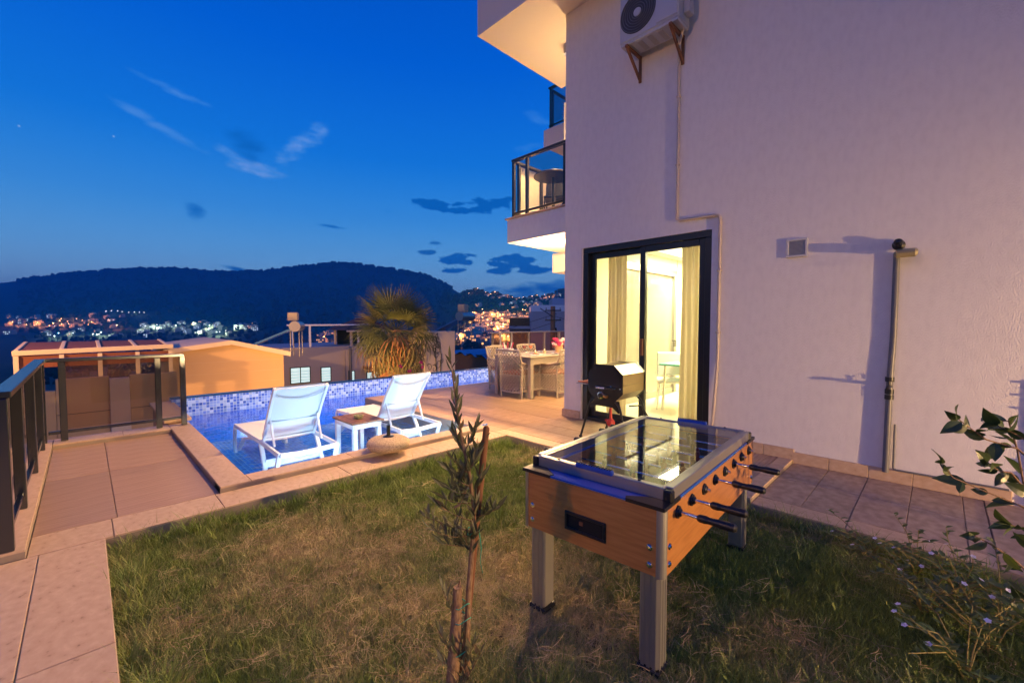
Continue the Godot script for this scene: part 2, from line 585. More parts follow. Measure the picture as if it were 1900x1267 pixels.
func build_terrain() -> void:
	tnoise = noise(0.006, 4, 91)
	var mb := MB.new()
	var nth := 300
	var rs := [14.0, 24.0, 40.0, 60.0, 90.0, 130.0, 180.0, 240.0, 310.0, 400.0, 500.0, 600.0, 700.0, 800.0, 920.0, 1050.0, 1180.0, 1320.0, 1460.0, 1560.0, 1630.0, 1670.0, 1700.0, 1730.0, 1800.0, 2000.0, 2200.0]
	var rows := []
	for r in rs:
		var row := []
		for k in nth:
			# finer towards the view
			var t := float(k) / nth * TAU
			var th := t + 0.45 * sin(t)
			th += PI
			var dir := Vector3(-0.70711, 0, -0.70711).rotated(Vector3.UP, th)
			var cs := absf(cos(th)) if cos(th) > 0.57 else 0.82
			var p: Vector3 = dir * (r / cs)
			p.y = ground_y(p)
			row.append(p)
		rows.append(row)
	var nr := []
	for i in rs.size():
		var row := []
		for k in nth:
			var a: Vector3 = rows[mini(i + 1, rs.size() - 1)][k] - rows[maxi(i - 1, 0)][k]
			var b: Vector3 = rows[i][(k + 1) % nth] - rows[i][(k + nth - 1) % nth]
			var nn := a.cross(b).normalized()
			row.append(nn if nn.y > 0 else -nn)
		nr.append(row)
	for i in rs.size() - 1:
		for k in nth:
			var k2 := (k + 1) % nth
			mb.tri(rows[i][k], rows[i][k2], rows[i + 1][k2], nr[i][k], nr[i][k2], nr[i + 1][k2])
			mb.tri(rows[i][k], rows[i + 1][k2], rows[i + 1][k], nr[i][k], nr[i + 1][k2], nr[i + 1][k])
	for k in nth:
		mb.tri(V(0, -9.0, 0), rows[0][k], rows[0][(k + 1) % nth])
	var m := mat("scrub", 1, 1, 1, 0.95)
	m.albedo_texture = ramp_tex(noise(0.03, 5, 92), [[0.0, 0.02, 0.026, 0.014], [0.5, 0.045, 0.05, 0.03], [0.8, 0.08, 0.07, 0.045], [1.0, 0.13, 0.1, 0.07]])
	tri_map(m, V(0.008, 0.008, 0.008))
	struct("hills", mb, m)
	# woods on the slopes
	var tree := MB.new()
	tree.blob(V(0, 3.2, 0), V(3.2, 3.4, 3.2), noise(0.02, 3, 5), 0.55, 6, 9)
	mat("woods", 0.03, 0.042, 0.02, 0.95)
	var mm := MultiMesh.new()
	mm.transform_format = MultiMesh.TRANSFORM_3D
	mm.mesh = tree.done()
	rng.seed = 5
	var list := []
	for k in 7000:
		var s := rng.randf_range(-115.0, 16.0)
		var f := rng.randf_range(900.0, 1720.0)
		if k < 2600:
			f = rng.randf_range(1640.0, 1712.0)
		if s > -14.0:
			f = rng.randf_range(300.0, 1010.0)
		elif k > 5200:
			f = rng.randf_range(120.0, 1000.0)
		var p: Vector3 = V(-0.70711, 0, -0.70711) * f + V(0.70711, 0, -0.70711) * f * s * 0.01
		p.y = ground_y(p) - 0.8
		var sc := rng.randf_range(0.6, 1.5) * clampf(f / 900.0, 0.6, 1.25)
		list.append(Transform3D(Basis(Vector3.UP, rng.randf() * TAU).scaled(V(sc, sc * rng.randf_range(0.7, 1.2), sc)), p))
	mm.instance_count = list.size()
	for k in list.size():
		mm.set_instance_transform(k, list[k])
	var o := MultiMeshInstance3D.new()
	o.name = "woodland"
	o.multimesh = mm
	o.material_override = M.woods
	o.set_meta("kind", "stuff")
	o.set_meta("label", "dark woodland covering the far hill and valley")
	o.set_meta("category", "woodland")
	add_child(o)

# ---------- garden floor ----------
var tile_cache := {}

func tile_mesh(sx: float, sy: float, sz: float, b := 0.003) -> ArrayMesh:
	var k := "%.3f %.3f %.3f" % [sx, sy, sz]
	if not tile_cache.has(k):
		var m := MB.new()
		m.cbox(V(-sx / 2, -sy, -sz / 2), V(sx / 2, 0, sz / 2), b)
		tile_cache[k] = m.done()
	return tile_cache[k]

# a paved field: a bed below and slabs with open joints on it
func paved(called: String, x0: float, x1: float, z0: float, z1: float, top: float, xs: Array, zs: Array, mats: Array, bed := 0.3, gap := 0.004, slab := "slab") -> Node3D:
	var o := struct(called, B(V(x0, top - bed, z0), V(x1, top - 0.012, z1), 0.001), M.grout)
	var ex := [x0] + xs + [x1]
	var ez := [z0] + zs + [z1]
	rng.seed = int(x0 * 100.0) + int(z0 * 37.0) + 999
	for i in ex.size() - 1:
		for j in ez.size() - 1:
			var sx: float = ex[i + 1] - ex[i] - gap
			var sz: float = ez[j + 1] - ez[j] - gap
			var lift := rng.randf_range(-0.0012, 0.0012)
			part(o, slab, tile_mesh(sx, 0.02, sz), mats[rng.randi() % mats.size()], V((ex[i] + ex[i + 1]) / 2, top + lift, (ez[j] + ez[j + 1]) / 2))
	return o

func steps(a: float, b: float, d: float) -> Array:
	var r := []
	var x := a
	while x < b - 0.05:
		r.append(x)
		x += d
	return r

func build_ground() -> void:
	var wood := [M.wood_tile_0, M.wood_tile_1, M.wood_tile_2]
	var trav := [M.travertine]
	var stone := [M.stone_tile_0, M.stone_tile_1]
	struct("lawn", B(V(-3.83, -0.6, -3.72), V(9.0, -0.125, -0.06), 0.002), M.soil)
	# walk along the fence, where the camera stands
	paved("garden_walk", -3.82, 4.0, -0.06, 0.9, 0.0, [-2.53, -1.25, 0.05, 1.3, 2.6], [0.235], trav, 0.6)
	# border strip between lawn and pool
	paved("lawn_border", -4.17, -3.822, -3.72, 0.285, 0.0, [], [-2.72, -1.72, -0.72, -0.1], trav, 0.5)
	# wood grain deck in the corner
	paved("corner_deck", -6.93, -4.172, -0.755, 0.285, 0.0, [-5.55], [-0.13], wood, 0.5)
	# raised kerb that carries the glass fence
	paved("fence_kerb", -7.28, -3.83, 0.287, 0.62, 0.05, [-6.1, -4.95], [], trav, 0.6)
	paved("fence_kerb", -7.28, -6.932, -0.755, 0.285, 0.05, [], [-0.3], trav, 0.6)
	# pool coping
	paved("pool_coping", -7.28, -4.175, -0.985, -0.757, 0.045, [-6.2, -5.2], [], trav, 0.55)
	paved("pool_coping", -4.385, -4.172, -3.72, -0.757, 0.045, [], [-2.9, -1.9, -0.987], trav, 0.2)
	# terrace
	paved("terrace", -7.65, -4.06, -5.06, -3.722, 0.0, [-6.4, -5.2], [-4.82, -4.52, -4.22, -3.92], wood, 0.5)
	paved("terrace", -4.058, -1.16, -5.13, -3.922, 0.0, [-2.9, -1.9], [-4.82, -4.52, -4.22], wood, 0.5)
	paved("terrace_border", -4.058, -1.16, -3.92, -3.722, 0.0, [-3.1, -2.1], [], trav, 0.5)
	paved("terrace", -9.6, -4.06, -12.5, -8.4, 0.0, [-8.4, -7.2, -6.0, -4.9], steps(-12.2, -8.4, 0.3), wood, 0.5)
	paved("terrace", -7.65, -4.06, -8.398, -5.062, 0.0, [-6.4, -5.2], steps(-8.1, -5.07, 0.3), wood, 0.5)
	paved("terrace_step", -1.158, -1.03, -5.13, -3.722, 0.005, [], [-4.4], trav, 0.5)
	# lower tiles beside the wall
	paved("wall_walk", -1.028, 0.29, -5.13, -3.922, -0.03, [-0.73, -0.43, -0.13, 0.17], [-4.53], stone, 0.5)
	paved("wall_walk_border", -1.028, 0.29, -3.92, -3.722, -0.03, [-0.43, 0.17], [], trav, 0.5)
	paved("side_yard", 0.292, 5.0, -9.0, -3.722, -0.025, [1.5, 2.7, 3.9], [-7.8, -6.6, -5.4, -4.6], stone, 0.5)

# ---------- pool ----------
func build_pool() -> void:
	var yf := -0.37      # shelf under the loungers
	var yd := -1.45
	var yw := -0.13
	var p := struct("pool", B(V(-7.62, yf - 0.15, -3.9), V(-4.2, yf, -0.8), 0.002), M.mosaic_pool)
	part(p, "pool_floor", B(V(-9.1, yd - 0.2, -8.55), V(-7.5, yd, -0.8), 0.002), M.mosaic_deep)
	part(p, "shelf_face", B(V(-7.64, yd, -3.9), V(-7.61, yf - 0.151, -0.8), 0.001), M.mosaic_pool)
	part(p, "near_wall", B(V(-4.4, yf, -3.9), V(-4.375, 0.02, -0.8), 0.001), M.mosaic_wall)
	part(p, "side_wall", B(V(-9.1, yd, -0.985), V(-4.4, 0.02, -0.96), 0.001), M.mosaic_wall)
	part(p, "terrace_wall", B(V(-7.66, yd, -3.745), V(-4.4, -0.02, -3.725), 0.001), M.mosaic_wall)
	part(p, "terrace_wall", B(V(-7.675, yd, -8.4), V(-7.655, -0.02, -3.725), 0.001), M.mosaic_wall)
	part(p, "end_wall", B(V(-9.1, yd, -8.42), V(-7.66, -0.02, -8.38), 0.001), M.mosaic_wall)
	part(p, "overflow_wall", B(V(-9.12, yw - 0.03, -8.42), V(-8.9, 0.145, -0.98), 0.006), M.mosaic_wall)
	part(p, "deep_wall", B(V(-9.12, -4.0, -8.42), V(-8.9, yw - 0.031, -0.98), 0.001), M.mosaic_deep)
	var cap := mat("mosaic_edge", 0.012, 0.03, 0.12, 0.2)
	part(p, "overflow_edge", B(V(-9.13, 0.146, -8.42), V(-8.895, 0.157, -0.98), 0.004), cap)
	# pool edge that runs on outside the fence
	part(p, "outer_coping", B(V(-9.12, 0.06, -1.02), V(-7.3, 0.1, -0.72), 0.005), M.travertine)
	part(p, "outer_cladding", B(V(-9.1, -3.5, -0.96), V(-7.3, 0.058, -0.76), 0.004), M.table_wood)
	var w := MB.new()
	w.quad_out(V(-8.9, yw, -0.985), V(-4.4, yw, -0.985), V(-4.4, yw, -3.725), V(-8.9, yw, -3.725), Vector3.UP)
	w.quad_out(V(-8.9, yw, -3.725), V(-7.675, yw, -3.725), V(-7.675, yw, -8.38), V(-8.9, yw, -8.38), Vector3.UP)
	struct("pool_water", w, M.water)
	# round jet on the far wall of the deep part and the underwater lamps
	var gl := glow("pool_lamp_glass", 0.8, 0.93, 1.0, 3.0)
	for q in [[V(-4.402, -0.25, -1.85), Vector3.LEFT, 2.3], [V(-4.402, -0.25, -3.15), Vector3.LEFT, 2.3], [V(-7.642, -0.85, -2.3), Vector3.LEFT, 0.8], [V(-7.642, -0.85, -3.2), Vector3.LEFT, 1.5], [V(-7.677, -0.8, -5.2), Vector3.LEFT, 1.8], [V(-7.677, -0.8, -7.3), Vector3.LEFT, 1.8]]:
		var d: Vector3 = q[1]
		var t := thing("pool_lamp", "round underwater lamp set in the blue pool wall", "pool lamp", q[0], 0.0, "underwater lamps of the pool")
		var mb := MB.new()
		mb.lathe([Vector2(0.0, 0.014), Vector2(0.05, 0.012), Vector2(0.06, 0.0)], Vector3.ZERO, 20, Basis(Vector3.FORWARD, Vector3.LEFT, Vector3.UP))
		part(t, "lamp_glass", mb, gl)
		var rg := MB.new()
		rg.lathe([Vector2(0.058, 0.016), Vector2(0.075, 0.016), Vector2(0.08, 0.0)], Vector3.ZERO, 20, Basis(Vector3.FORWARD, Vector3.LEFT, Vector3.UP))
		part(t, "rim", rg, M.chrome)
		spot(t, "pool_light", d * 0.03, d + Vector3(0, 0.08, 0), POOL, q[2], 85.0, 0.06)

# ---------- house ----------
func railing(parent: Node, called: String, a: Vector3, b: Vector3, h: float, posts: Array, metal: Material, glass: Material, off: Vector3, foot := 0.08, pw := 0.05) -> void:
	# a guard of posts, handrail, bottom rail and glass; posts lie at the given shares of its length
	var g := Node3D.new()
	g.name = called
	parent.add_child(g, true)
	var d := b - a
	var top := MB.new()
	top.bar(a + Vector3.UP * (h - 0.02), b + Vector3.UP * (h - 0.02), pw * 1.5, 0.04)
	part(g, "handrail", top, metal)
	var low := MB.new()
	low.bar(a + Vector3.UP * foot, b + Vector3.UP * foot, 0.03, 0.035)
	part(g, "bottom_rail", low, metal)
	var dir := d.normalized()
	for t in posts:
		var p: Vector3 = a + d * t
		var mb := MB.new()
		mb.cbox(V(-pw / 2, 0, -pw / 2), V(pw / 2, h - 0.041, pw / 2), 0.004, Basis(dir, Vector3.UP, dir.cross(Vector3.UP)), p)
		part(g, "post", mb, metal)
	var ends := posts.duplicate()
	for k in ends.size() - 1:
		var mb := MB.new()
		var p: Vector3 = a + d * ends[k] + off + dir * 0.005
		var q: Vector3 = a + d * ends[k + 1] + off - dir * 0.005
		mb.quad_out(p + Vector3.UP * (foot + 0.02), q + Vector3.UP * (foot + 0.02), q + Vector3.UP * (h - 0.045), p + Vector3.UP * (h - 0.045), off if off != Vector3.ZERO else dir.cross(Vector3.UP))
		part(g, "pane", mb, glass)

func build_house() -> void:
	var h := thing("house", "pale stucco villa with a lit sliding door beside the lawn", "house")
	var mb := MB.new()
	mb.box(V(-3.84, 3.6, -5.245), V(0.32, 7.8, 0.25))
	mb.box(V(-0.64, 3.6, -5.245), V(2.48, 7.8, 0.25))
	mb.box(V(-2.78, 4.99, -5.245), V(1.8, 5.02, 0.25))
	part(h, "side_wall", mb, M.stucco)
	mb = MB.new()
	mb.box(V(-3.875, 3.6, -5.635), V(0.25, 7.8, 0.53))
	mb.box(V(-3.875, 3.6, -11.2), V(0.25, 7.8, 5.6))
	mb.box(V(-3.875, 4.97, -7.15), V(0.25, 5.06, 2.5))
	part(h, "front_wall", mb, M.stucco)
	part(h, "end_wall", B(V(0.19, -0.3, -9.99), V(0.6, 7.5, -5.372), 0.002), M.stucco)
	part(h, "roof_slab", B(V(-4.0, 7.51, -14.0), V(0.44, 7.7, -5.12), 0.004), M.plaster)
	# overhanging upper storey
	mb = MB.new()
	mb.box(V(-4.64, 6.5, -5.56), V(1.27, 1.2, 2.1))
	part(h, "upper_overhang", mb, M.plaster)
	mb = MB.new()
	mb.box(V(-1.78, 6.5, -4.815), V(4.45, 1.2, 0.61))
	part(h, "upper_overhang", mb, M.plaster)
	# balcony on the first floor
	var bz := -5.2
	pane("front_reflection_tint", 0.6, 0.52, 0.38, 0.8, 0.15)  # cream pane colour paints in the reflection of the lit house front
	part(h, "balcony_slab", B(V(-5.32, 2.78, -6.75), V(-4.002, 3.17, bz), 0.006), M.stucco)
	part(h, "balcony_coping", B(V(-5.35, 3.171, -6.78), V(-4.002, 3.195, bz + 0.03), 0.004), M.travertine)
	railing(h, "balcony_railing", V(-5.24, 3.195, bz - 0.06), V(-4.03, 3.195, bz - 0.06), 0.98, [0.02, 0.28, 0.93], M.dark_metal, M.smoke_glass, V(0, 0, 0.03))
	railing(h, "balcony_railing", V(-5.24, 3.195, bz - 0.1), V(-5.24, 3.195, -6.7), 0.98, [0.08, 0.5, 0.97], M.dark_metal, M.front_reflection_tint, V(-0.03, 0, 0))
	part(h, "balcony_divider", B(V(-5.2, 3.196, -6.74), V(-4.002, 5.6, -6.6), 0.004), M.cream_wall)
	# far balcony, higher up
	part(h, "balcony_slab", B(V(-6.92, 5.65, -9.6), V(-4.002, 6.05, -8.0), 0.006), M.plaster)
	railing(h, "balcony_railing", V(-6.8, 6.05, -8.06), V(-4.03, 6.05, -8.06), 0.98, [0.02, 0.3, 0.65, 0.97], M.dark_metal, M.smoke_glass, V(0, 0, 0.03))
	railing(h, "balcony_railing", V(-6.8, 6.05, -8.12), V(-6.8, 6.05, -9.5), 0.98, [0.05, 0.5, 0.95], M.dark_metal, M.smoke_glass, V(-0.03, 0, 0))
	part(h, "terrace_roof", B(V(-5.8, 2.46, -12.4), V(-4.002, 2.86, -7.0), 0.006), M.plaster)
	# skirting stones
	for k in 6:
		var x0 := -1.86 + 0.28 * k if k < 3 else -1.03 + 0.3 * (k - 3)
		var y0 := 0.0 if k < 3 else -0.029
		part(h, "skirting_stone", B(V(x0 + 0.001, y0 + 0.001, -5.118), V(x0 + (0.278 if k < 3 else 0.298), y0 + 0.115, -5.098), 0.003), M.travertine)
	for k in 2:
		part(h, "skirting_stone", B(V(-0.13 + 0.285 * k, -0.028, -5.118), V(-0.13 + 0.285 * k + 0.283, 0.086, -5.098), 0.003), M.travertine)
	part(h, "skirting_stone", B(V(-4.025, 0.001, -5.118), V(-3.7, 0.115, -5.095), 0.003), M.travertine)
	# door reveal
	for q in [[V(-3.7, 0.0, -5.3), V(-3.682, 2.48, -5.112)]]:
		part(h, "door_reveal", B(q[0], q[1], 0.002), M.plaster)
	# sliding door
	var d := Node3D.new()
	d.name = "sliding_door"
	h.add_child(d, true)
	var zf := -5.19
	var frame := MB.new()
	frame.cbox(V(-3.68, 2.4, zf - 0.09), V(-1.88, 2.479, zf + 0.05), 0.004)
	frame.cbox(V(-3.68, 0.0, zf - 0.09), V(-3.6, 2.399, zf + 0.05), 0.004)
	frame.cbox(V(-1.96, 0.0, zf - 0.09), V(-1.88, 2.399, zf + 0.05), 0.004)
	frame.cbox(V(-3.599, 0.0, zf - 0.09), V(-1.961, 0.05, zf + 0.05), 0.004)
	part(d, "frame", frame, M.dark_metal)
	for q in [[-3.6, -2.74, zf - 0.05], [-2.8, -1.96, zf + 0.0]]:
		var s := MB.new()
		var z: float = q[2]
		s.cbox(V(q[0], 0.052, z - 0.022), V(q[0] + 0.075, 2.398, z + 0.022), 0.004)
		s.cbox(V(q[1] - 0.075, 0.052, z - 0.022), V(q[1], 2.398, z + 0.022), 0.004)
		s.cbox(V(q[0] + 0.0755, 0.052, z - 0.022), V(q[1] - 0.0755, 0.13, z + 0.022), 0.004)
		s.cbox(V(q[0] + 0.0755, 2.32, z - 0.022), V(q[1] - 0.0755, 2.398, z + 0.022), 0.004)
		part(d, "sash", s, M.dark_metal)
		var g := MB.new()
		g.quad_out(V(q[0] + 0.07, 0.125, z), V(q[1] - 0.07, 0.125, z), V(q[1] - 0.07, 2.325, z), V(q[0] + 0.07, 2.325, z), Vector3.BACK)
		part(d, "pane", g, M.clear_glass)
	part(d, "pull_handle", B(V(-2.765, 0.98, zf + 0.023), V(-2.735, 1.2, zf + 0.06), 0.006), M.rust)
	# room behind the door
	part(h, "room_floor", B(V(-3.75, -0.2, -9.99), V(0.19, 0.02, -5.372), 0.001), M.room_floor)
	part(h, "room_ceiling", B(V(-3.75, 2.65, -9.99), V(0.19, 2.85, -5.372), 0.001), M.cream_wall)
	part(h, "room_wall", B(V(-3.75, 0.0, -10.2), V(0.19, 2.66, -10.0), 0.001), M.cream_wall)
	part(h, "room_wall", B(V(0.165, 0.021, -9.99), V(0.189, 2.649, -5.372), 0.001), M.cream_wall)
	part(h, "room_wall", B(V(-3.749, 0.021, -5.9), V(-3.73, 2.649, -5.372), 0.001), M.cream_wall)
	part(h, "room_wall", B(V(-3.749, 0.021, -9.99), V(-3.73, 2.649, -8.4), 0.001), M.cream_wall)
	part(h, "room_wall", B(V(-1.86, 0.021, -5.385), V(0.16, 2.649, -5.373), 0.001), M.cream_wall)
	part(h, "shelf_unit", B(V(-3.0, 0.021, -9.98), V(-2.2, 2.0, -9.6), 0.006), M.cream_wall)
	for k in 4:
		part(h, "shelf_board", B(V(-3.6, 0.5 + 0.4 * k, -9.98), V(-3.02, 0.53 + 0.4 * k, -9.65), 0.004), M.white_frame)
	pane("room_reflection_tint", 0.4, 0.37, 0.28, 0.55, 0.2)  # door panes tinted cream, the bright room's reflection put into their colour
	# terrace door of the room
	var td := Node3D.new()
	td.name = "terrace_door"
	h.add_child(td, true)
	var fr := MB.new()
	fr.cbox(V(-3.85, 2.32, -8.4), V(-3.74, 2.44, -5.9), 0.004)
	for z in [-8.4, -7.15, -5.98]:
		fr.cbox(V(-3.85, 0.021, z), V(-3.74, 2.319, z + 0.08), 0.004)
	fr.cbox(V(-3.85, 0.021, -8.319), V(-3.76, 0.12, -7.151), 0.004)
	fr.cbox(V(-3.85, 0.021, -7.069), V(-3.76, 0.12, -5.981), 0.004)
	part(td, "frame", fr, M.aluminium)
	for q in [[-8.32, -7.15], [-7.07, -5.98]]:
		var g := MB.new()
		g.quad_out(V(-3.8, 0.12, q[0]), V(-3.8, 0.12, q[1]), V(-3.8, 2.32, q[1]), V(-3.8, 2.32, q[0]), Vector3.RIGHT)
		part(td, "pane", g, M.room_reflection_tint)
	for z in [-8.22, -8.3]:
		var hd := MB.new()
		hd.tube([V(-3.74, 1.06, z), V(-3.7, 1.06, z), V(-3.7, 0.94, z)], 0.01, 0.01, 8)
		part(td, "handle", hd, M.dark_metal)

func curtain_mesh(x0: float, x1: float, y0: float, y1: float, z: float, folds: int, amp: float, pull := 0.0) -> MB:
	var mb := MB.new()
	var nx := folds * 8
	var ny := 10
	var g := []
	for j in ny + 1:
		var row := []
		for i in nx + 1:
			var t := float(i) / nx
			var s := float(j) / ny
			var w := 1.0 - pull * sin(s * PI * 0.5) * (1.0 - s)
			var ph := t * folds * TAU + 0.5 * sin(s * 2.0 + t * 9.0)
			row.append(V(lerpf(x0, x1, t) * w + (1.0 - w) * x1 + 0.006 * sin(s * 5.0 + t * 14.0), lerpf(y1, y0, s), z + amp * sin(ph) * (0.75 + 0.35 * s)))
		g.append(row)
	for j in ny:
		for i in nx:
			var nn := func(jj: int, ii: int) -> Vector3:
				var a: Vector3 = g[jj][mini(ii + 1, nx)] - g[jj][maxi(ii - 1, 0)]
				return V(-a.z, 0, a.x).normalized()
			mb.tri(g[j][i], g[j][i + 1], g[j + 1][i + 1], nn.call(j, i), nn.call(j, i + 1), nn.call(j + 1, i + 1))
			mb.tri(g[j][i], g[j + 1][i + 1], g[j + 1][i], nn.call(j, i), nn.call(j + 1, i + 1), nn.call(j + 1, i))
	return mb

func build_room() -> void:
	single("curtain", "narrow beige curtain gathered behind the door's left pane", "curtain", curtain_mesh(-3.52, -3.22, 0.03, 2.6, -5.56, 5, 0.035), M.curtain)
	single("curtain", "wide beige curtain hanging behind the door's right jamb", "curtain", curtain_mesh(-2.42, -1.98, 0.03, 2.6, -5.56, 6, 0.04, 0.06), M.curtain)
	var cove := thing("ceiling_light", "bright ceiling light panel seen through the sliding door", "ceiling light", V(-2.4, 2.649, -7.9))
	part(cove, "light_panel", B(V(-1.05, -0.02, -1.0), V(1.05, -0.001, 1.0), 0.002), glow("cove_glow", 1.0, 0.95, 0.78, 1.4))
	area(cove, "ceiling_glow", V(0, -0.03, 0), Vector3.DOWN, Vector2(2.0, 1.9), ROOM, 42.0)
	var dl := thing("downlight", "small round downlight in the room's ceiling", "downlight", V(-3.45, 2.649, -8.2))
	var mb := MB.new()
	mb.lathe([Vector2(0, -0.02), Vector2(0.05, -0.02), Vector2(0.06, 0)], Vector3.ZERO, 16)
	part(dl, "lamp_disc", mb, glow("down_glow", 1.0, 0.96, 0.8, 4.0))
	spot(dl, "downlight_glow", V(0, -0.03, 0), Vector3.DOWN, ROOM, 9.0, 60.0)
	# chair and glass table inside
	var c := thing("white_chair", "white padded chair with teal edge inside the lit room", "chair", V(-3.1, 0.02, -6.78), 0.5)
	mb = MB.new()
	mb.cbox(V(-0.22, 0.42, -0.22), V(0.22, 0.48, 0.22), 0.02)
	part(c, "seat", mb, M.white_frame)
	mb = MB.new()
	mb.cbox(V(-0.2, 0, -0.025), V(0.2, 0.4, 0.025), 0.02, Basis(Vector3.RIGHT, -0.22), V(0, 0.5, -0.24))
	part(c, "backrest", mb, M.white_frame)
	mb = MB.new()
	mb.cbox(V(-0.205, 0.01, -0.04), V(0.205, 0.41, -0.027), 0.006, Basis(Vector3.RIGHT, -0.22), V(0, 0.5, -0.24))
	part(c, "back_cover", mb, M.teal)
	for sx in [-1, 1]:
		for sz in [-1, 1]:
			mb = MB.new()
			mb.tube([V(sx * 0.17, 0.43, sz * 0.17), V(sx * 0.22, 0.0, sz * 0.24)], 0.011)
			part(c, "leg", mb, M.chrome)
	var t := thing("glass_table", "round edged glass dining table inside the lit room", "table", V(-2.55, 0.02, -6.9))
	mb = MB.new()
	mb.cbox(V(-0.6, 0.715, -0.45), V(0.6, 0.745, 0.45), 0.008)
	part(t, "table_top", mb, M.teal)
	for sx in [-1, 1]:
		for sz in [-1, 1]:
			mb = MB.new()
			mb.tube([V(sx * 0.52, 0.714, sz * 0.38), V(sx * 0.55, 0.0, sz * 0.4)], 0.02)
			part(t, "leg", mb, M.chrome)

func build_wall_things() -> void:
	# outdoor unit of the air conditioner
	var a := thing("air_conditioner", "white outdoor air conditioning unit on rusty brackets high on the wall", "air conditioner", V(-2.52, 4.82, -5.12))
	part(a, "casing", B(V(-0.38, 0.0, 0.05), V(0.36, 0.56, 0.345), 0.012), M.ac_white)
	part(a, "side_panel", B(V(0.1, 0.03, 0.346), V(0.35, 0.53, 0.356), 0.004), M.ac_white)
	part(a, "valve_cover", B(V(0.361, 0.08, 0.1), V(0.43, 0.34, 0.22), 0.008), M.ac_white)
	var mb := MB.new()
	mb.lathe([Vector2(0.0, 0.004), Vector2(0.225, 0.004), Vector2(0.232, 0.0)], V(-0.14, 0.28, 0.347), 32, Basis(Vector3.RIGHT, Vector3.BACK, Vector3.DOWN))
	part(a, "fan_opening", mb, M.ac_dark)
	for k in 6:
		mb = MB.new()
		var r := 0.07 + 0.03 * k
		var ring := []
		for j in 33:
			ring.append(V(-0.14 + r * cos(TAU * j / 32.0), 0.28 + r * sin(TAU * j / 32.0), 0.358))
		mb.tube(ring, 0.0035, 0.0035, 5, false)
		part(a, "grille_ring", mb, M.pipe_grey)
	mb = MB.new()
	mb.lathe([Vector2(0.0, 0.012), Vector2(0.045, 0.01), Vector2(0.05, 0.0)], V(-0.14, 0.28, 0.352), 20, Basis(Vector3.RIGHT, Vector3.BACK, Vector3.DOWN))
	part(a, "fan_hub", mb, M.ac_white)
	part(a, "base_pan", B(V(-0.37, -0.03, 0.06), V(0.35, -0.001, 0.335), 0.004), M.ac_white)
	for k in 5:
		part(a, "base_rib", B(V(-0.3 + 0.13 * k, -0.04, 0.09), V(-0.24 + 0.13 * k, -0.031, 0.3), 0.003), M.aluminium)
	for x in [-0.28, 0.27]:
		mb = MB.new()
		mb.bar(V(x, -0.05, 0.0), V(x, -0.05, 0.36), 0.035, 0.035)
		mb.bar(V(x, -0.33, 0.012), V(x, -0.07, 0.33), 0.03, 0.025)
		mb.cbox(V(x - 0.018, -0.36, 0.001), V(x + 0.018, -0.03, 0.02), 0.003)
		part(a, "bracket", mb, M.rust)
	# condensate pipe
	var p := thing("condensate_pipe", "thin cream pipe running down the wall from the air conditioner", "pipe", V(0, 0, -5.1))
	mb = MB.new()
	mb.tube([V(-2.2, 4.8, 0.1), V(-2.29, 4.66, 0.03), V(-2.29, 4.6, 0), V(-2.285, 2.72, 0), V(-2.285, 2.66, 0), V(-2.25, 2.635, 0), V(-2.2, 2.635, 0), V(-1.84, 2.625, 0), V(-1.8, 2.615, 0), V(-1.785, 2.57, 0), V(-1.785, 2.5, 0), V(-1.785, 1.2, 0), V(-1.785, 0.9, 0.006), V(-1.82, 0.3, 0.02), V(-1.84, 0.02, 0.03)], 0.017, 0.017, 10)
	part(p, "pipe", mb, M.pipe_cream)
	for q in [V(-2.288, 4.1, 0), V(-2.286, 3.3, 0), V(-2.05, 2.63, 0), V(-1.785, 2.0, 0), V(-1.785, 1.3, 0)]:
		part(p, "clip", B(q - V(0.024, 0.012, 0.018), q + V(0.024, 0.012, 0.02), 0.004), M.pipe_cream)
	# vent
	var g := thing("vent_grille", "small square white louvred vent on the wall", "vent", V(-1.045, 2.16, -5.12))
	mb = MB.new()
	for q in [[V(-0.09, 0.07, 0), V(0.09, 0.092, 0.025)], [V(-0.09, -0.092, 0), V(0.09, -0.07, 0.025)], [V(-0.09, -0.0695, 0), V(-0.07, 0.0695, 0.025)], [V(0.07, -0.0695, 0), V(0.09, 0.0695, 0.025)]]:
		mb.cbox(q[0], q[1], 0.003)
	part(g, "frame", mb, M.ac_white)
	part(g, "backing", B(V(-0.07, -0.07, 0.001), V(0.07, 0.07, 0.004), 0.001), M.ac_dark)
	for k in 11:
		mb = MB.new()
		mb.cbox(V(-0.069, -0.002, -0.007), V(0.069, 0.002, 0.007), 0.0008, Basis(Vector3.RIGHT, 0.6), V(0, -0.062 + 0.0124 * k, 0.014))
		part(g, "louvre", mb, M.ac_white)
	# lamp on the wall with its sensor
	var l := thing("wall_lamp", "unlit sensor flood lamp above the grey drain pipe", "wall lamp", V(-0.28, 2.05, -5.12))
	mb = MB.new()
	mb.lathe([Vector2(0, 0.0), Vector2(0.045, 0.0), Vector2(0.045, 0.03), Vector2(0.03, 0.045), Vector2(0, 0.05)], V(0, 0.04, 0), 18, Basis(Vector3.RIGHT, Vector3.BACK, Vector3.DOWN))
	part(l, "mount", mb, M.black_plastic)
	mb = MB.new()
	mb.tube([V(0, 0.04, 0.05), V(0.005, 0.05, 0.08), V(0.01, 0.02, 0.1)], 0.012)
	part(l, "arm", mb, M.black_plastic)
	mb = MB.new()
	mb.blob(V(0.0, 0.055, 0.075), V(0.034, 0.034, 0.034), noise(0.01), 0.0, 8, 14)
	part(l, "sensor", mb, M.grill_lid)
	mb = MB.new()
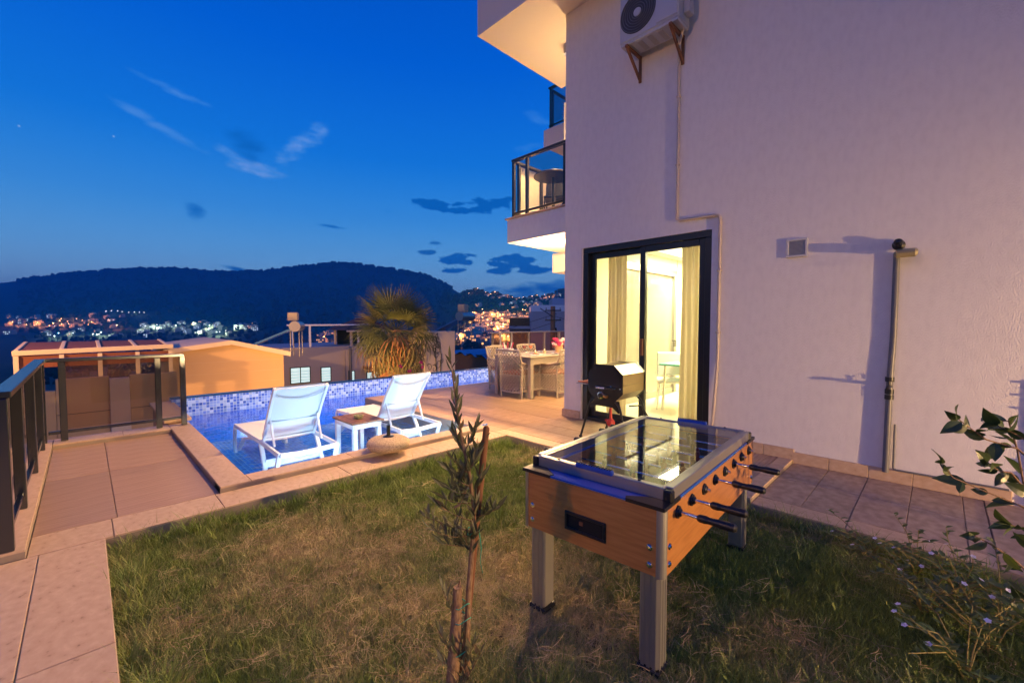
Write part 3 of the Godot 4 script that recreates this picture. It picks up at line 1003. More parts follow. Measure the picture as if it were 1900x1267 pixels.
	mb.cbox(V(-0.02, -0.045, 0.06), V(0.13, 0.015, 0.2), 0.016, Basis(Vector3.RIGHT, 0.25))
	part(l, "lamp_head", mb, mat("olive_plastic", 0.3, 0.25, 0.12, 0.4))
	# drain pipe with its tap
	var dp := thing("drain_pipe", "grey vertical pipe with a tap down the stucco wall", "pipe", V(-0.3, 0, -5.1))
	mb = MB.new()
	mb.tube([V(0.01, 2.02, 0), V(0.008, 1.3, 0), V(-0.005, 0.9, 0.004), V(-0.012, 0.06, 0.012)], 0.024, 0.024, 12)
	part(dp, "pipe", mb, M.pipe_grey)
	mb = MB.new()
	mb.tube([V(0.04, 0.1, 0), V(0.04, 0.5, 0.002)], 0.008, 0.008, 8)
	mb.tube([V(0.04, 0.1, 0), V(0.06, 0.092, 0.006), V(0.72, 0.095, 0.006)], 0.009, 0.009, 8)
	part(dp, "cable", mb, M.pipe_grey)
	for y in [0.79, 0.9, 0.74]:
		mb = MB.new()
		mb.tube([V(-0.006, y - 0.02, 0.004), V(-0.006, y + 0.02, 0.004)], 0.032, 0.032, 12)
		part(dp, "coupling", mb, M.black_plastic)
	mb = MB.new()
	mb.tube([V(0, 0.84, 0.01), V(-0.01, 0.84, 0.11), V(-0.012, 0.825, 0.135)], 0.016, 0.013, 10)
	part(dp, "tap", mb, M.black_plastic)
	mb = MB.new()
	mb.tube([V(-0.005, 0.85, 0.06), V(-0.005, 0.885, 0.06)], 0.006)
	mb.cbox(V(-0.03, 0.885, 0.052), V(0.02, 0.893, 0.068), 0.003)
	part(dp, "tap_handle", mb, M.black_plastic)
	# wicker screen past the end of the wall
	var s := thing("bamboo_screen", "golden bamboo lattice screen at the end of the wall", "screen", V(0.52, -0.02, -5.1))
	for k in 12:
		mb = MB.new()
		mb.bar(V(0.02 + 0.07 * k, 0, 0), V(0.02 + 0.07 * k, 0.98, 0), 0.016, 0.01, Vector3.RIGHT)
		part(s, "upright_slat", mb, M.rattan)
	for k in 10:
		mb = MB.new()
		mb.bar(V(0, 0.06 + 0.1 * k, 0.014), V(0.85, 0.06 + 0.1 * k, 0.014), 0.012, 0.016)
		part(s, "cross_slat", mb, M.rattan)
	# things on the balcony
	var bt := thing("balcony_table", "small round dark table behind the balcony glass", "table", V(-4.75, 3.196, -5.75))
	mb = MB.new()
	mb.lathe([Vector2(0, 0.72), Vector2(0.33, 0.72), Vector2(0.34, 0.71), Vector2(0.34, 0.695), Vector2(0, 0.69)], Vector3.ZERO, 24)
	part(bt, "table_top", mb, M.dark_metal)
	mb = MB.new()
	mb.tube([V(0, 0.0, 0), V(0, 0.69, 0)], 0.03)
	part(bt, "leg", mb, M.dark_metal)
	var bc := thing("balcony_chair", "dark chair standing behind the balcony glass", "chair", V(-4.98, 3.196, -6.1), 0.6)
	part(bc, "seat", B(V(-0.2, 0.42, -0.2), V(0.2, 0.46, 0.2), 0.01), M.dark_metal)
	mb = MB.new()
	mb.cbox(V(-0.2, 0, -0.015), V(0.2, 0.42, 0.015), 0.01, Basis(Vector3.RIGHT, -0.15), V(0, 0.46, -0.19))
	part(bc, "backrest", mb, M.dark_metal)
	for sx in [-1, 1]:
		for sz in [-1, 1]:
			mb = MB.new()
			mb.tube([V(sx * 0.18, 0.42, sz * 0.18), V(sx * 0.2, 0, sz * 0.2)], 0.014)
			part(bc, "leg", mb, M.dark_metal)
	# glass fence round the garden corner
	var f := thing("garden_fence", "dark metal fence with bronze glass beside the garden walk", "fence", Vector3.ZERO)
	railing(f, "long_side", V(-7.12, 0.051, 0.36), V(-3.86, 0.051, 0.36), 0.95, [0.006, 0.12, 0.42, 0.74, 0.995], M.rail_steel, M.bronze_glass, V(0, 0, 0.035), 0.1, 0.06)
	railing(f, "short_side", V(-7.12, 0.051, 0.32), V(-7.12, 0.051, -0.93), 0.95, [0.1, 0.78, 0.985], M.rail_steel, M.bronze_glass, V(-0.035, 0, 0), 0.1, 0.06)
	var tf := thing("terrace_fence", "metal fence with bronze glass behind the dining table", "fence", Vector3.ZERO)
	railing(tf, "long_side", V(-9.3, 0.0, -8.5), V(-9.3, 0.0, -12.4), 1.15, [0.0, 0.2, 0.4, 0.6, 0.8, 1.0], M.aluminium, M.bronze_glass, V(-0.035, 0, 0), 0.1)
	railing(tf, "short_side", V(-9.3, 0.0, -8.46), V(-8.92, 0.0, -8.46), 1.15, [0.05, 0.95], M.aluminium, M.bronze_glass, V(0, 0, 0.035), 0.1)

# ---------- pool furniture ----------
func make_lounger(label: String, at: Vector3, turn: float, tilt: float) -> void:
	var t := thing("sun_lounger", label, "sun lounger", at, turn, "white loungers in the shallow water")
	var mb: MB
	var hw := 0.31
	for s in [-1.0, 1.0]:
		mb = MB.new()
		mb.bar(V(-0.95, 0.365, s * hw), V(0.3, 0.375, s * hw), 0.03, 0.05)
		mb.bar(V(0.3, 0.375, s * hw), V(0.95, 0.36, s * hw), 0.03, 0.05)
		part(t, "side_rail", mb, M.white_frame)
		mb = MB.new()
		mb.bar(V(-0.93, 0.36, s * (hw + 0.002)), V(-0.95, 0.18, s * (hw + 0.01)), 0.035, 0.045, Vector3.RIGHT)
		mb.bar(V(-0.95, 0.18, s * (hw + 0.01)), V(-0.9, 0.0, s * (hw + 0.012)), 0.035, 0.045, Vector3.RIGHT)
		part(t, "foot_leg", mb, M.white_frame)
		mb = MB.new()
		mb.bar(V(-0.9, 0.03, s * (hw - 0.03)), V(-0.62, 0.24, s * (hw - 0.03)), 0.03, 0.04, Vector3.BACK)
		mb.bar(V(-0.62, 0.24, s * (hw - 0.03)), V(-0.4, 0.29, s * (hw - 0.03)), 0.03, 0.04, Vector3.BACK)
		mb.bar(V(-0.4, 0.29, s * (hw - 0.03)), V(-0.1, 0.34, s * (hw - 0.03)), 0.03, 0.04, Vector3.BACK)
		part(t, "brace", mb, M.white_frame)
		mb = MB.new()
		mb.bar(V(0.28, 0.36, s * (hw + 0.004)), V(0.42, 0.16, s * (hw + 0.008)), 0.035, 0.045, Vector3.BACK)
		mb.bar(V(0.42, 0.16, s * (hw + 0.008)), V(0.48, 0.0, s * (hw + 0.01)), 0.035, 0.045, Vector3.BACK)
		part(t, "middle_leg", mb, M.white_frame)
		mb = MB.new()
		mb.bar(V(0.94, 0.36, s * hw), V(0.84, 0.16, s * (hw + 0.006)), 0.035, 0.045, Vector3.BACK)
		mb.bar(V(0.84, 0.16, s * (hw + 0.006)), V(0.82, 0.0, s * (hw + 0.01)), 0.035, 0.045, Vector3.BACK)
		part(t, "head_leg", mb, M.white_frame)
	# end bars: the head end sags in a curve
	mb = MB.new()
	var last := V(0.95, 0.36, -hw)
	for k in 8:
		var a := float(k + 1) / 8.0
		var p := V(0.95 - 0.1 * sin(PI * a), 0.36 - 0.045 * sin(PI * a), lerpf(-hw, hw, a))
		mb.bar(last, p, 0.035, 0.05)
		last = p
	part(t, "head_bar", mb, M.white_frame)
	mb = MB.new()
	mb.bar(V(-0.95, 0.36, -hw), V(-0.95, 0.36, hw), 0.03, 0.045)
	part(t, "foot_bar", mb, M.white_frame)
	mb = MB.new()
	mb.bar(V(0.42, 0.15, -hw), V(0.42, 0.15, hw), 0.09, 0.03, Vector3.RIGHT)
	part(t, "cross_bar", mb, M.white_frame)
	mb = MB.new()
	mb.bar(V(-0.6, 0.24, -hw), V(-0.6, 0.24, hw), 0.03, 0.03)
	part(t, "cross_bar", mb, M.white_frame)
	# sling of the seat
	mb = MB.new()
	sheet(mb, func(u, v): return V(lerpf(-0.94, 0.28, u), 0.385 - 0.022 * sin(PI * v) - 0.004 * sin(u * 9.0), lerpf(-hw + 0.012, hw - 0.012, v)), 14, 8, 0.004)
	part(t, "seat_sling", mb, M.sling)
	# backrest turned up round its hinge
	var b := Node3D.new()
	b.name = "backrest"
	t.add_child(b)
	b.position = V(0.28, 0.385, 0)
	b.rotation.z = tilt
	for s in [-1.0, 1.0]:
		mb = MB.new()
		mb.bar(V(0, 0, s * (hw - 0.025)), V(0.5, 0.012, s * (hw - 0.025)), 0.03, 0.045, Vector3.UP)
		mb.bar(V(0.5, 0.012, s * (hw - 0.025)), V(0.82, -0.005, s * (hw - 0.025)), 0.03, 0.045, Vector3.UP)
		part(b, "back_rail", mb, M.white_frame)
	for x in [0.03, 0.3, 0.81]:
		mb = MB.new()
		mb.tube([V(x, -0.012, -hw + 0.03), V(x, -0.016, 0), V(x, -0.012, hw - 0.03)], 0.012, 0.012, 8)
		part(b, "back_bar", mb, M.white_frame)
	mb = MB.new()
	sheet(mb, func(u, v): return V(lerpf(0.0, 0.82, u), 0.02 - 0.028 * sin(PI * v) * sin(PI * clampf(u, 0.05, 0.95)), lerpf(-hw + 0.036, hw - 0.036, v)), 14, 8, 0.004)
	part(b, "back_sling", mb, M.sling)
	# head cushion sewn on, its hem showing as a curve at the back
	mb = MB.new()
	var hem := []
	for k in 13:
		var v := float(k) / 12.0
		hem.append(V(0.72 - 0.075 * sin(PI * v), -0.016 - 0.01 * sin(PI * v), lerpf(-hw + 0.03, hw - 0.03, v)))
	mb.tube(hem, 0.009, 0.009, 6)
	part(b, "cushion_hem", mb, M.sling)
	mb = MB.new()
	sheet(mb, func(u, v): return V(0.74 - 0.075 * sin(PI * v) * u + 0.06 * (1.0 - u), 0.03 + 0.03 * sin(PI * u), lerpf(-hw + 0.04, hw - 0.04, v)), 6, 10, 0.006)
	part(b, "head_cushion", mb, M.sling)
	for s in [-1.0, 1.0]:
		mb = MB.new()
		mb.bar(V(0.6, 0.375, s * (hw - 0.05)), V(0.28 + 0.35 * cos(tilt), 0.385 + 0.35 * sin(tilt), s * (hw - 0.05)), 0.02, 0.028)
		part(t, "strut", mb, M.white_frame)

# a curved sheet with two faces and a thin edge
func sheet(mb: MB, f: Callable, nu: int, nv: int, thick: float) -> void:
	var g := []
	for i in nu + 1:
		var row := []
		for j in nv + 1:
			row.append(f.call(float(i) / nu, float(j) / nv))
		g.append(row)
	var nr := []
	for i in nu + 1:
		var row := []
		for j in nv + 1:
			var a: Vector3 = g[mini(i + 1, nu)][j] - g[maxi(i - 1, 0)][j]
			var b: Vector3 = g[i][mini(j + 1, nv)] - g[i][maxi(j - 1, 0)]
			row.append(b.cross(a).normalized())
		nr.append(row)
	for side in [1.0, -1.0]:
		for i in nu:
			for j in nv:
				var q := func(ii: int, jj: int) -> Vector3: return g[ii][jj] + nr[ii][jj] * (thick * 0.5 * side)
				mb.tri(q.call(i, j), q.call(i + 1, j), q.call(i + 1, j + 1), nr[i][j] * side, nr[i + 1][j] * side, nr[i + 1][j + 1] * side)
				mb.tri(q.call(i, j), q.call(i + 1, j + 1), q.call(i, j + 1), nr[i][j] * side, nr[i + 1][j + 1] * side, nr[i][j + 1] * side)

func build_pool_things() -> void:
	make_lounger("white sling lounger nearer the garden fence, standing in shallow water", V(-5.89, -0.37, -1.745), 0.0, deg_to_rad(55))
	make_lounger("white sling lounger nearer the terrace, standing in shallow water", V(-5.89, -0.37, -3.18), 0.03, deg_to_rad(56))
	var t := thing("side_table", "small white side table with brown wooden top between the loungers", "side table", V(-5.49, -0.37, -2.565))
	var mb := MB.new()
	for k in 4:
		part(t, "top_plank", B(V(-0.31, 0.485, -0.22 + 0.11 * k + 0.001), V(0.31, 0.507, -0.22 + 0.11 * (k + 1) - 0.001), 0.003), M.table_wood)
	mb = MB.new()
	mb.cbox(V(-0.28, 0.42, 0.175), V(0.28, 0.484, 0.195), 0.003)
	mb.cbox(V(-0.28, 0.42, -0.195), V(0.28, 0.484, -0.175), 0.003)
	mb.cbox(V(0.265, 0.42, -0.174), V(0.285, 0.484, 0.174), 0.003)
	mb.cbox(V(-0.285, 0.42, -0.174), V(-0.265, 0.484, 0.174), 0.003)
	part(t, "apron", mb, M.white_frame)
	for sx in [-1, 1]:
		for sz in [-1, 1]:
			part(t, "leg", B(V(sx * 0.255 - 0.028, 0, sz * 0.165 - 0.028), V(sx * 0.255 + 0.028, 0.42, sz * 0.165 + 0.028), 0.004), M.white_frame)
	var bowl := thing("ashtray", "small cut glass ashtray on the wooden side table", "ashtray", V(-5.46, 0.138, -2.56))
	mb = MB.new()
	mb.lathe([Vector2(0.0, 0.012), Vector2(0.035, 0.014), Vector2(0.055, 0.04), Vector2(0.062, 0.04), Vector2(0.05, 0.0), Vector2(0.0, 0.0)], Vector3.ZERO, 12)
	part(bowl, "bowl", mb, mat("ashtray_glass", 0.45, 0.45, 0.2, 0.1))
	for k in 6:
		mb = MB.new()
		var a := TAU * k / 6.0
		mb.blob(V(cos(a) * 0.05, 0.03, sin(a) * 0.05), V(0.014, 0.016, 0.014), noise(0.01), 0.0, 5, 7)
		part(bowl, "facet", mb, M.ashtray_glass)
	# parasol foot
	var u := thing("parasol_base", "round weathered stone parasol foot with a short steel tube", "parasol base", V(-4.14, 0.046, -2.27))
	mb = MB.new()
	var prof := []
	for k in 15:
		var a := -PI / 2 + PI * k / 14.0
		prof.append(Vector2(0.225 * pow(maxf(cos(a), 0.0), 0.55), 0.075 + 0.075 * sin(a)))
	mb.lathe(prof, Vector3.ZERO, 36)
	part(u, "stone", mb, M.stone_cast)
	mb = MB.new()
	mb.tube([V(0, 0.14, 0), V(0, 0.27, 0)], 0.021, 0.021, 14)
	part(u, "tube", mb, M.rail_steel)
	mb = MB.new()
	mb.lathe([Vector2(0.022, 0.162), Vector2(0.055, 0.155), Vector2(0.06, 0.145)], Vector3.ZERO, 16)
	part(u, "collar", mb, M.dark_metal)
	mb = MB.new()
	mb.tube([V(-0.2, 0.1, 0.1), V(-0.235, 0.115, 0.115), V(-0.24, 0.08, 0.12), V(-0.205, 0.07, 0.1)], 0.006)
	part(u, "ring_handle", mb, M.rail_steel)
	# glowing lantern at the far corner of the pool
	var l := thing("lantern", "small glowing lantern at the far corner of the pool", "lantern", V(-8.25, 0.001, -8.75))
	mb = MB.new()
	mb.lathe([Vector2(0, 0.02), Vector2(0.1, 0.02), Vector2(0.13, 0.12), Vector2(0.1, 0.26), Vector2(0.0, 0.3)], Vector3.ZERO, 16)
	part(l, "lamp_globe", mb, glow("lantern_glow", 1.0, 0.82, 0.62, 1.6))
	part(l, "foot", B(V(-0.08, 0, -0.08), V(0.08, 0.019, 0.08), 0.003), M.dark_metal)
	lamp(l, "lantern_light", V(0, 0.16, 0), WARM, 0.9, 0.1)

# ---------- table football ----------
func build_football() -> void:
	var t := thing("football_table", "orange wooden table football game with glass lid on the lawn", "football table", V(-1.19, -0.125, -2.375), 0.056)
	var mb: MB
	var hx := 0.375
	var hz := 0.745
	var y0 := 0.47
	var y1 := 0.755
	for s in [-1.0, 1.0]:
		part(t, "end_panel", B(V(-hx + 0.03, y0, s * hz - 0.022 if s > 0 else -hz), V(hx - 0.03, y1, hz if s > 0 else -hz + 0.022), 0.002), M.beech)
		part(t, "side_panel", B(V(s * hx - 0.022 if s > 0 else -hx, y0, -hz + 0.03), V(hx if s > 0 else -hx + 0.022, y1, hz - 0.03), 0.002), M.beech)
	part(t, "bottom_board", B(V(-hx + 0.024, y0 + 0.02, -hz + 0.024), V(hx - 0.024, y0 + 0.035, hz - 0.024), 0.002), M.black_plastic)
	for sx in [-1.0, 1.0]:
		for sz in [-1.0, 1.0]:
			mb = MB.new()
			var arc := [Vector2(0, 0)]
			for k in 7:
				var a := PI / 2 * k / 6.0
				arc.append(Vector2(0.034 * cos(a), 0.034 * sin(a)))
			var pr := arc.map(func(q): return Vector2(sx * (hx - 0.031 + q.x), sz * (hz - 0.031 + q.y)))
			mb.prism(pr, -(y1 - 0.001), -(y0 - 0.004), Transform3D(Basis(Vector3.RIGHT, PI / 2) * Basis.IDENTITY, Vector3.ZERO))
			part(t, "corner_post", mb, M.aluminium)
			# legs with flutes
			mb = MB.new()
			var c := V(sx * (hx - 0.072), 0, sz * (hz - 0.072))
			mb.cbox(c + V(-0.045, 0.045, -0.045), c + V(0.045, y0 + 0.1, 0.045), 0.01)
			for k in 3:
				var o := -0.026 + 0.026 * k
				mb.cbox(c + V(sx * 0.0445, 0.046, o - 0.008), c + V(sx * 0.0475, y0 - 0.001, o + 0.008), 0.002)
				mb.cbox(c + V(o - 0.008, 0.046, sz * 0.0445), c + V(o + 0.008, y0 - 0.001, sz * 0.0475), 0.002)
			part(t, "leg", mb, M.aluminium)
			mb = MB.new()
			mb.cbox(c + V(-0.051, 0.02, -0.051), c + V(0.051, 0.0445, 0.051), 0.004)
			mb.lathe([Vector2(0.0, 0.031), Vector2(0.018, 0.031), Vector2(0.02, 0.012), Vector2(0.038, 0.01), Vector2(0.04, 0.0), Vector2(0, 0)], c, 16)
			part(t, "foot", mb, M.black_plastic)
			# black corner of the top
			mb = MB.new()
			var cc := [Vector2(0.004, 0.004), Vector2(0.004, -0.17), Vector2(-0.02, -0.18), Vector2(-0.075, -0.1), Vector2(-0.1, -0.075), Vector2(-0.18, -0.02), Vector2(-0.17, 0.004)]
			var pc := cc.map(func(q): return Vector2(sx * (hx + q.x), sz * (hz + q.y)))
			mb.prism(pc, -(y1 + 0.016), -(y1 - 0.0), Transform3D(Basis(Vector3.RIGHT, PI / 2), Vector3.ZERO))
			part(t, "corner_cap", mb, M.black_plastic)
			for k in 2:
				for q in [[V(sx * (hx - 0.06), y0 + 0.045 + 0.075 * k, sz * (hz + 0.001)), Basis(Vector3.RIGHT, PI / 2 * sz)], [V(sx * (hx + 0.001), y0 + 0.045 + 0.075 * k, sz * (hz - 0.06)), Basis(Vector3.BACK, -PI / 2 * sx)]]:
					mb = MB.new()
					mb.lathe([Vector2(0, 0.008), Vector2(0.007, 0.007), Vector2(0.01, 0.003), Vector2(0.014, 0.002), Vector2(0.0145, 0.0)], q[0], 12, q[1])
					part(t, "bolt", mb, M.chrome)
	# blue laminate ledge round the lid
	mb = MB.new()
	for s in [-1.0, 1.0]:
		mb.cbox(V(-hx + 0.005, y1 + 0.001, s * hz - (0.09 if s > 0 else 0.0)), V(hx - 0.005, y1 + 0.012, s * hz + (0.0 if s > 0 else 0.09)), 0.003)
		mb.cbox(V(s * hx - (0.05 if s > 0 else 0.0), y1 + 0.001, -hz + 0.091), V(s * hx + (0.0 if s > 0 else 0.05), y1 + 0.012, hz - 0.091), 0.003)
	part(t, "top_ledge", mb, mat("blue_laminate", 0.018, 0.11, 0.5, 0.3))
	# lid
	var lx := 0.37
	var lz := 0.665
	var yb := y1 + 0.013
	var yt := yb + 0.055
	mb = MB.new()
	for s in [-1.0, 1.0]:
		mb.cbox(V(-lx + 0.03, yb, s * lz - (0.036 if s > 0 else 0.0)), V(lx - 0.03, yt, s * lz + (0.0 if s > 0 else 0.036)), 0.004)
		mb.cbox(V(s * lx - (0.036 if s > 0 else 0.0), yb, -lz + 0.03), V(s * lx + (0.0 if s > 0 else 0.036), yt, lz - 0.03), 0.004)
		mb.cbox(V(s * lx - (0.05 if s > 0 else -0.036), yt - 0.012, -lz + 0.036), V(s * lx - (0.036 if s > 0 else -0.05), yt - 0.004, lz - 0.036), 0.002)
	part(t, "lid_frame", mb, M.aluminium)
	for sx in [-1.0, 1.0]:
		for sz in [-1.0, 1.0]:
			mb = MB.new()
			mb.cbox(V(sx * (lx - 0.012) - 0.019, yb - 0.002, sz * (lz - 0.012) - 0.019), V(sx * (lx - 0.012) + 0.019, yt - 0.006, sz * (lz - 0.012) + 0.019), 0.006)
			part(t, "lid_corner", mb, M.black_plastic)
			mb = MB.new()
			mb.lathe([Vector2(0, 0.006), Vector2(0.006, 0.005), Vector2(0.008, 0.0)], V(sx * 0.22, yt, sz * (lz - 0.018)), 10)
			part(t, "lid_screw", mb, M.black_plastic)
	mb = MB.new()
	mb.quad_out(V(-lx + 0.034, yt - 0.008, -lz + 0.034), V(lx - 0.034, yt - 0.008, -lz + 0.034), V(lx - 0.034, yt - 0.008, lz - 0.034), V(-lx + 0.034, yt - 0.008, lz - 0.034), Vector3.UP)
	part(t, "lid_glass", mb, M.clear_glass)
	for s in [-1.0, 1.0]:
		mb = MB.new()
		mb.cbox(V(-0.1, yt - 0.006, s * lz - 0.012), V(0.1, yt + 0.018, s * lz + 0.014), 0.005)
		part(t, "lid_grip", mb, M.blue_plastic)
		for k in 14:
			part(t, "grip_rib", B(V(-0.097 + 0.014 * k, yt + 0.0185, s * lz - 0.011), V(-0.09 + 0.014 * k, yt + 0.0225, s * lz + 0.012), 0.001), M.black_plastic)
	# score beads side, pitch and inner walls
	part(t, "pitch", B(V(-hx + 0.024, y0 + 0.13, -hz + 0.09), V(hx - 0.024, y0 + 0.14, hz - 0.09), 0.001), mat("pitch", 0.05, 0.055, 0.045, 0.5))
	for q in [[-0.002, 0.002, 0], [-0.3, -0.296, 1], [0.296, 0.3, 1]]:
		part(t, "pitch_line", B(V(-hx + 0.03, y0 + 0.1405, q[0]), V(hx - 0.03, y0 + 0.1415, q[1]), 0.0003), M.white_frame)
	for s in [-1.0, 1.0]:
		part(t, "goal_wall", B(V(-hx + 0.024, y0 + 0.141, s * (hz - 0.1) - 0.008), V(hx - 0.024, y1 - 0.002, s * (hz - 0.1) + 0.008), 0.002), mat("inner_board", 0.05, 0.045, 0.04, 0.4))
	# rods: four handles on this side, four on the other
	var fig := [mat("figure_red", 0.12, 0.02, 0.015, 0.5), mat("figure_dark", 0.02, 0.025, 0.04, 0.5)]
	var mine := [0, 1, 3, 5]
	var men := [1, 2, 3, 5, 5, 3, 2, 1]
	for k in 8:
		var z := 0.6 - 0.1715 * k
		var y := 0.71
		var s := 1.0 if mine.has(k) else -1.0
		for sd in [-1.0, 1.0]:
			mb = MB.new()
			mb.lathe([Vector2(0.0, 0.018), Vector2(0.014, 0.018), Vector2(0.02, 0.012), Vector2(0.021, 0.008), Vector2(0.028, 0.007), Vector2(0.03, 0.0)], V(sd * (hx + 0.0005), y, z), 8, Basis(Vector3.BACK, -PI / 2 * sd))
			part(t, "bushing", mb, M.black_plastic)
		mb = MB.new()
		mb.tube([V(-s * (hx + 0.03), y, z), V(s * (hx + 0.1), y, z)], 0.008, 0.008, 10)
		var rod := part(t, "rod", mb, M.chrome)
		mb = MB.new()
		var hp := [Vector2(0.0, 0.0), Vector2(0.012, 0.0), Vector2(0.0165, 0.008), Vector2(0.0175, 0.03), Vector2(0.0145, 0.045), Vector2(0.015, 0.06), Vector2(0.018, 0.09), Vector2(0.0185, 0.12), Vector2(0.017, 0.142), Vector2(0.01, 0.15), Vector2(0.0, 0.15)]
		mb.lathe(hp, V(s * (hx + 0.085), y, z), 10, Basis(Vector3.BACK, -PI / 2 * s))
		part(t, "handle", mb, M.black_plastic)
		for j in men[k]:
			var x: float = (j - (men[k] - 1) * 0.5) * (0.52 / maxf(men[k], 3.0))
			mb = MB.new()
			mb.cbox(V(x - 0.014, y - 0.03, z - 0.012), V(x + 0.014, y + 0.03, z + 0.012), 0.005)
			mb.cbox(V(x - 0.012, y - 0.075, z - 0.008), V(x + 0.012, y - 0.0305, z + 0.008), 0.003)
			mb.lathe([Vector2(0, 0.03), Vector2(0.01, 0.034), Vector2(0.011, 0.046), Vector2(0.006, 0.054), Vector2(0, 0.056)], V(x, y, z), 8)
			part(rod, "player_figure", mb, fig[0] if s > 0 else fig[1])
	# ball return in the near end
	mb = MB.new()
	var yc := 0.58
	for q in [[V(-0.11, yc + 0.032, 0), V(0.11, yc + 0.045, 0.01)], [V(-0.11, yc - 0.045, 0), V(0.11, yc - 0.032, 0.01)], [V(-0.11, yc - 0.0318, 0), V(-0.097, yc + 0.0318, 0.01)], [V(0.097, yc - 0.0318, 0), V(0.11, yc + 0.0318, 0.01)]]:
		mb.cbox(q[0] + V(0, 0, hz), q[1] + V(0, 0, hz), 0.002)
	part(t, "ball_return_frame", mb, M.black_plastic)
	part(t, "ball_return_tray", B(V(-0.097, yc - 0.0318, hz + 0.0005), V(0.097, yc + 0.0318, hz + 0.0025), 0.0005), mat("deep_black", 0.004, 0.004, 0.004, 0.8))
	part(t, "ball_catch", B(V(-0.03, yc - 0.005, hz + 0.003), V(-0.008, yc + 0.014, hz + 0.007), 0.002), M.rust)

# ---------- grill ----------
func build_grill() -> void:
	var t := thing("gas_grill", "octagonal black and steel gas grill in front of the sliding door", "grill", V(-2.785, 0.0, -4.35))
	var oct := [Vector2(-0.235, 0.585), Vector2(-0.235, 0.815), Vector2(-0.125, 0.915), Vector2(0.12, 0.915), Vector2(0.235, 0.81), Vector2(0.235, 0.585), Vector2(0.13, 0.485), Vector2(-0.135, 0.485)]
	var up := [Vector2(-0.228, 0.686), Vector2(-0.228, 0.812), Vector2(-0.122, 0.908), Vector2(0.117, 0.908), Vector2(0.228, 0.807), Vector2(0.228, 0.686)]
	var dn := [Vector2(-0.228, 0.682), Vector2(-0.228, 0.588), Vector2(-0.132, 0.492), Vector2(0.127, 0.492), Vector2(0.228, 0.588), Vector2(0.228, 0.682)]
	var mb := MB.new()
	mb.prism(up, -0.5, 0.0)
	part(t, "lid", mb, M.grill_side)
	mb = MB.new()
	mb.prism(dn, -0.5, 0.0)
	part(t, "fire_box", mb, M.grill_side)
	for z in [[0.0005, 0.014], [-0.515, -0.5005]]:
		mb = MB.new()
		mb.prism(oct, z[0], z[1])
		part(t, "end_plate", mb, M.grill_lid)
	var inner := oct.map(func(q): return (q - Vector2(0, 0.7)) * 0.84 + Vector2(0, 0.7))
	mb = MB.new()
	mb.prism([inner[0] + Vector2(0, 0.1), inner[1], inner[2], inner[3], inner[4], inner[5] + Vector2(0, 0.1)], 0.0145, 0.019)
	part(t, "lid_plate", mb, M.grill_lid)
	mb = MB.new()
	mb.prism([inner[0] + Vector2(0, 0.04), inner[0], inner[7], inner[6], inner[5], inner[5] + Vector2(0, 0.04)], 0.0145, 0.019)
	part(t, "lower_plate", mb, M.grill_lid)
	mb = MB.new()
	mb.bar(V(-0.11, 0.645, 0.04), V(0.13, 0.64, 0.04), 0.022, 0.022)
	part(t, "handle", mb, M.black_plastic)
	part(t, "handle_plate", B(V(-0.1, 0.63, 0.052), V(0.02, 0.65, 0.056), 0.002), M.chrome)
	for q in [V(-0.12, 0.645, 0.02), V(0.14, 0.64, 0.02), V(0.09, 0.66, 0.02), V(0.21, 0.645, 0.015)]:
		mb = MB.new()
		mb.lathe([Vector2(0, 0.01), Vector2(0.008, 0.008), Vector2(0.009, 0)], q, 10, Basis(Vector3.RIGHT, PI / 2))
		part(t, "screw", mb, M.chrome)
	mb = MB.new()
	mb.lathe([Vector2(0, 0.03), Vector2(0.028, 0.028), Vector2(0.032, 0.0)], V(-0.05, 0.545, 0.02), 18, Basis(Vector3.RIGHT, PI / 2))
	part(t, "knob", mb, M.black_plastic)
	mb = MB.new()
	mb.lathe([Vector2(0.03, 0.008), Vector2(0.045, 0.006), Vector2(0.047, 0.0)], V(-0.05, 0.545, 0.019), 20, Basis(Vector3.RIGHT, PI / 2))
	part(t, "knob_ring", mb, M.chrome)
	mb = MB.new()
	mb.tube([V(0.0, 0.545, 0.03), V(0.05, 0.54, 0.035)], 0.02, 0.017, 10)
	part(t, "gas_valve", mb, mat("brass", 0.45, 0.25, 0.08, 0.3, 0.9))
	mb = MB.new()
	mb.prism([Vector2(-0.2, 0.5), Vector2(0.2, 0.5), Vector2(0.22, 0.37), Vector2(0.19, 0.36), Vector2(0.11, 0.42), Vector2(-0.11, 0.42), Vector2(-0.19, 0.38), Vector2(-0.22, 0.39)], 0.016, 0.024)
	part(t, "stand_plate", mb, M.grill_lid)
	for z in [0.02, -0.5]:
		for s in [-1.0, 1.0]:
			mb = MB.new()
			mb.tube([V(s * 0.15, 0.49, z), V(s * 0.2, 0.44, z), V(s * 0.22, 0.38, z), V(s * 0.32, 0.0, z + (0.03 if z > 0 else -0.03))], 0.014, 0.014, 10)
			part(t, "leg", mb, M.dark_metal)
			mb = MB.new()
			mb.tube([V(s * 0.31, 0.0, z + (0.03 if z > 0 else -0.03)), V(s * 0.318, 0.03, z + (0.03 if z > 0 else -0.03))], 0.02, 0.02, 10)
			part(t, "foot", mb, M.black_plastic)
	for k in 4:
		part(t, "shelf_slat", B(V(-0.44, 0.66, -0.12 - 0.1 * k), V(-0.236, 0.675, -0.05 - 0.1 * k), 0.004), mat("red_wood", 0.32, 0.07, 0.03, 0.5) if k == 0 else M.red_wood)
	mb = MB.new()
	mb.bar(V(-0.44, 0.652, -0.03), V(-0.236, 0.652, -0.03), 0.015, 0.012)
	mb.bar(V(-0.44, 0.652, -0.44), V(-0.236, 0.652, -0.44), 0.015, 0.012)
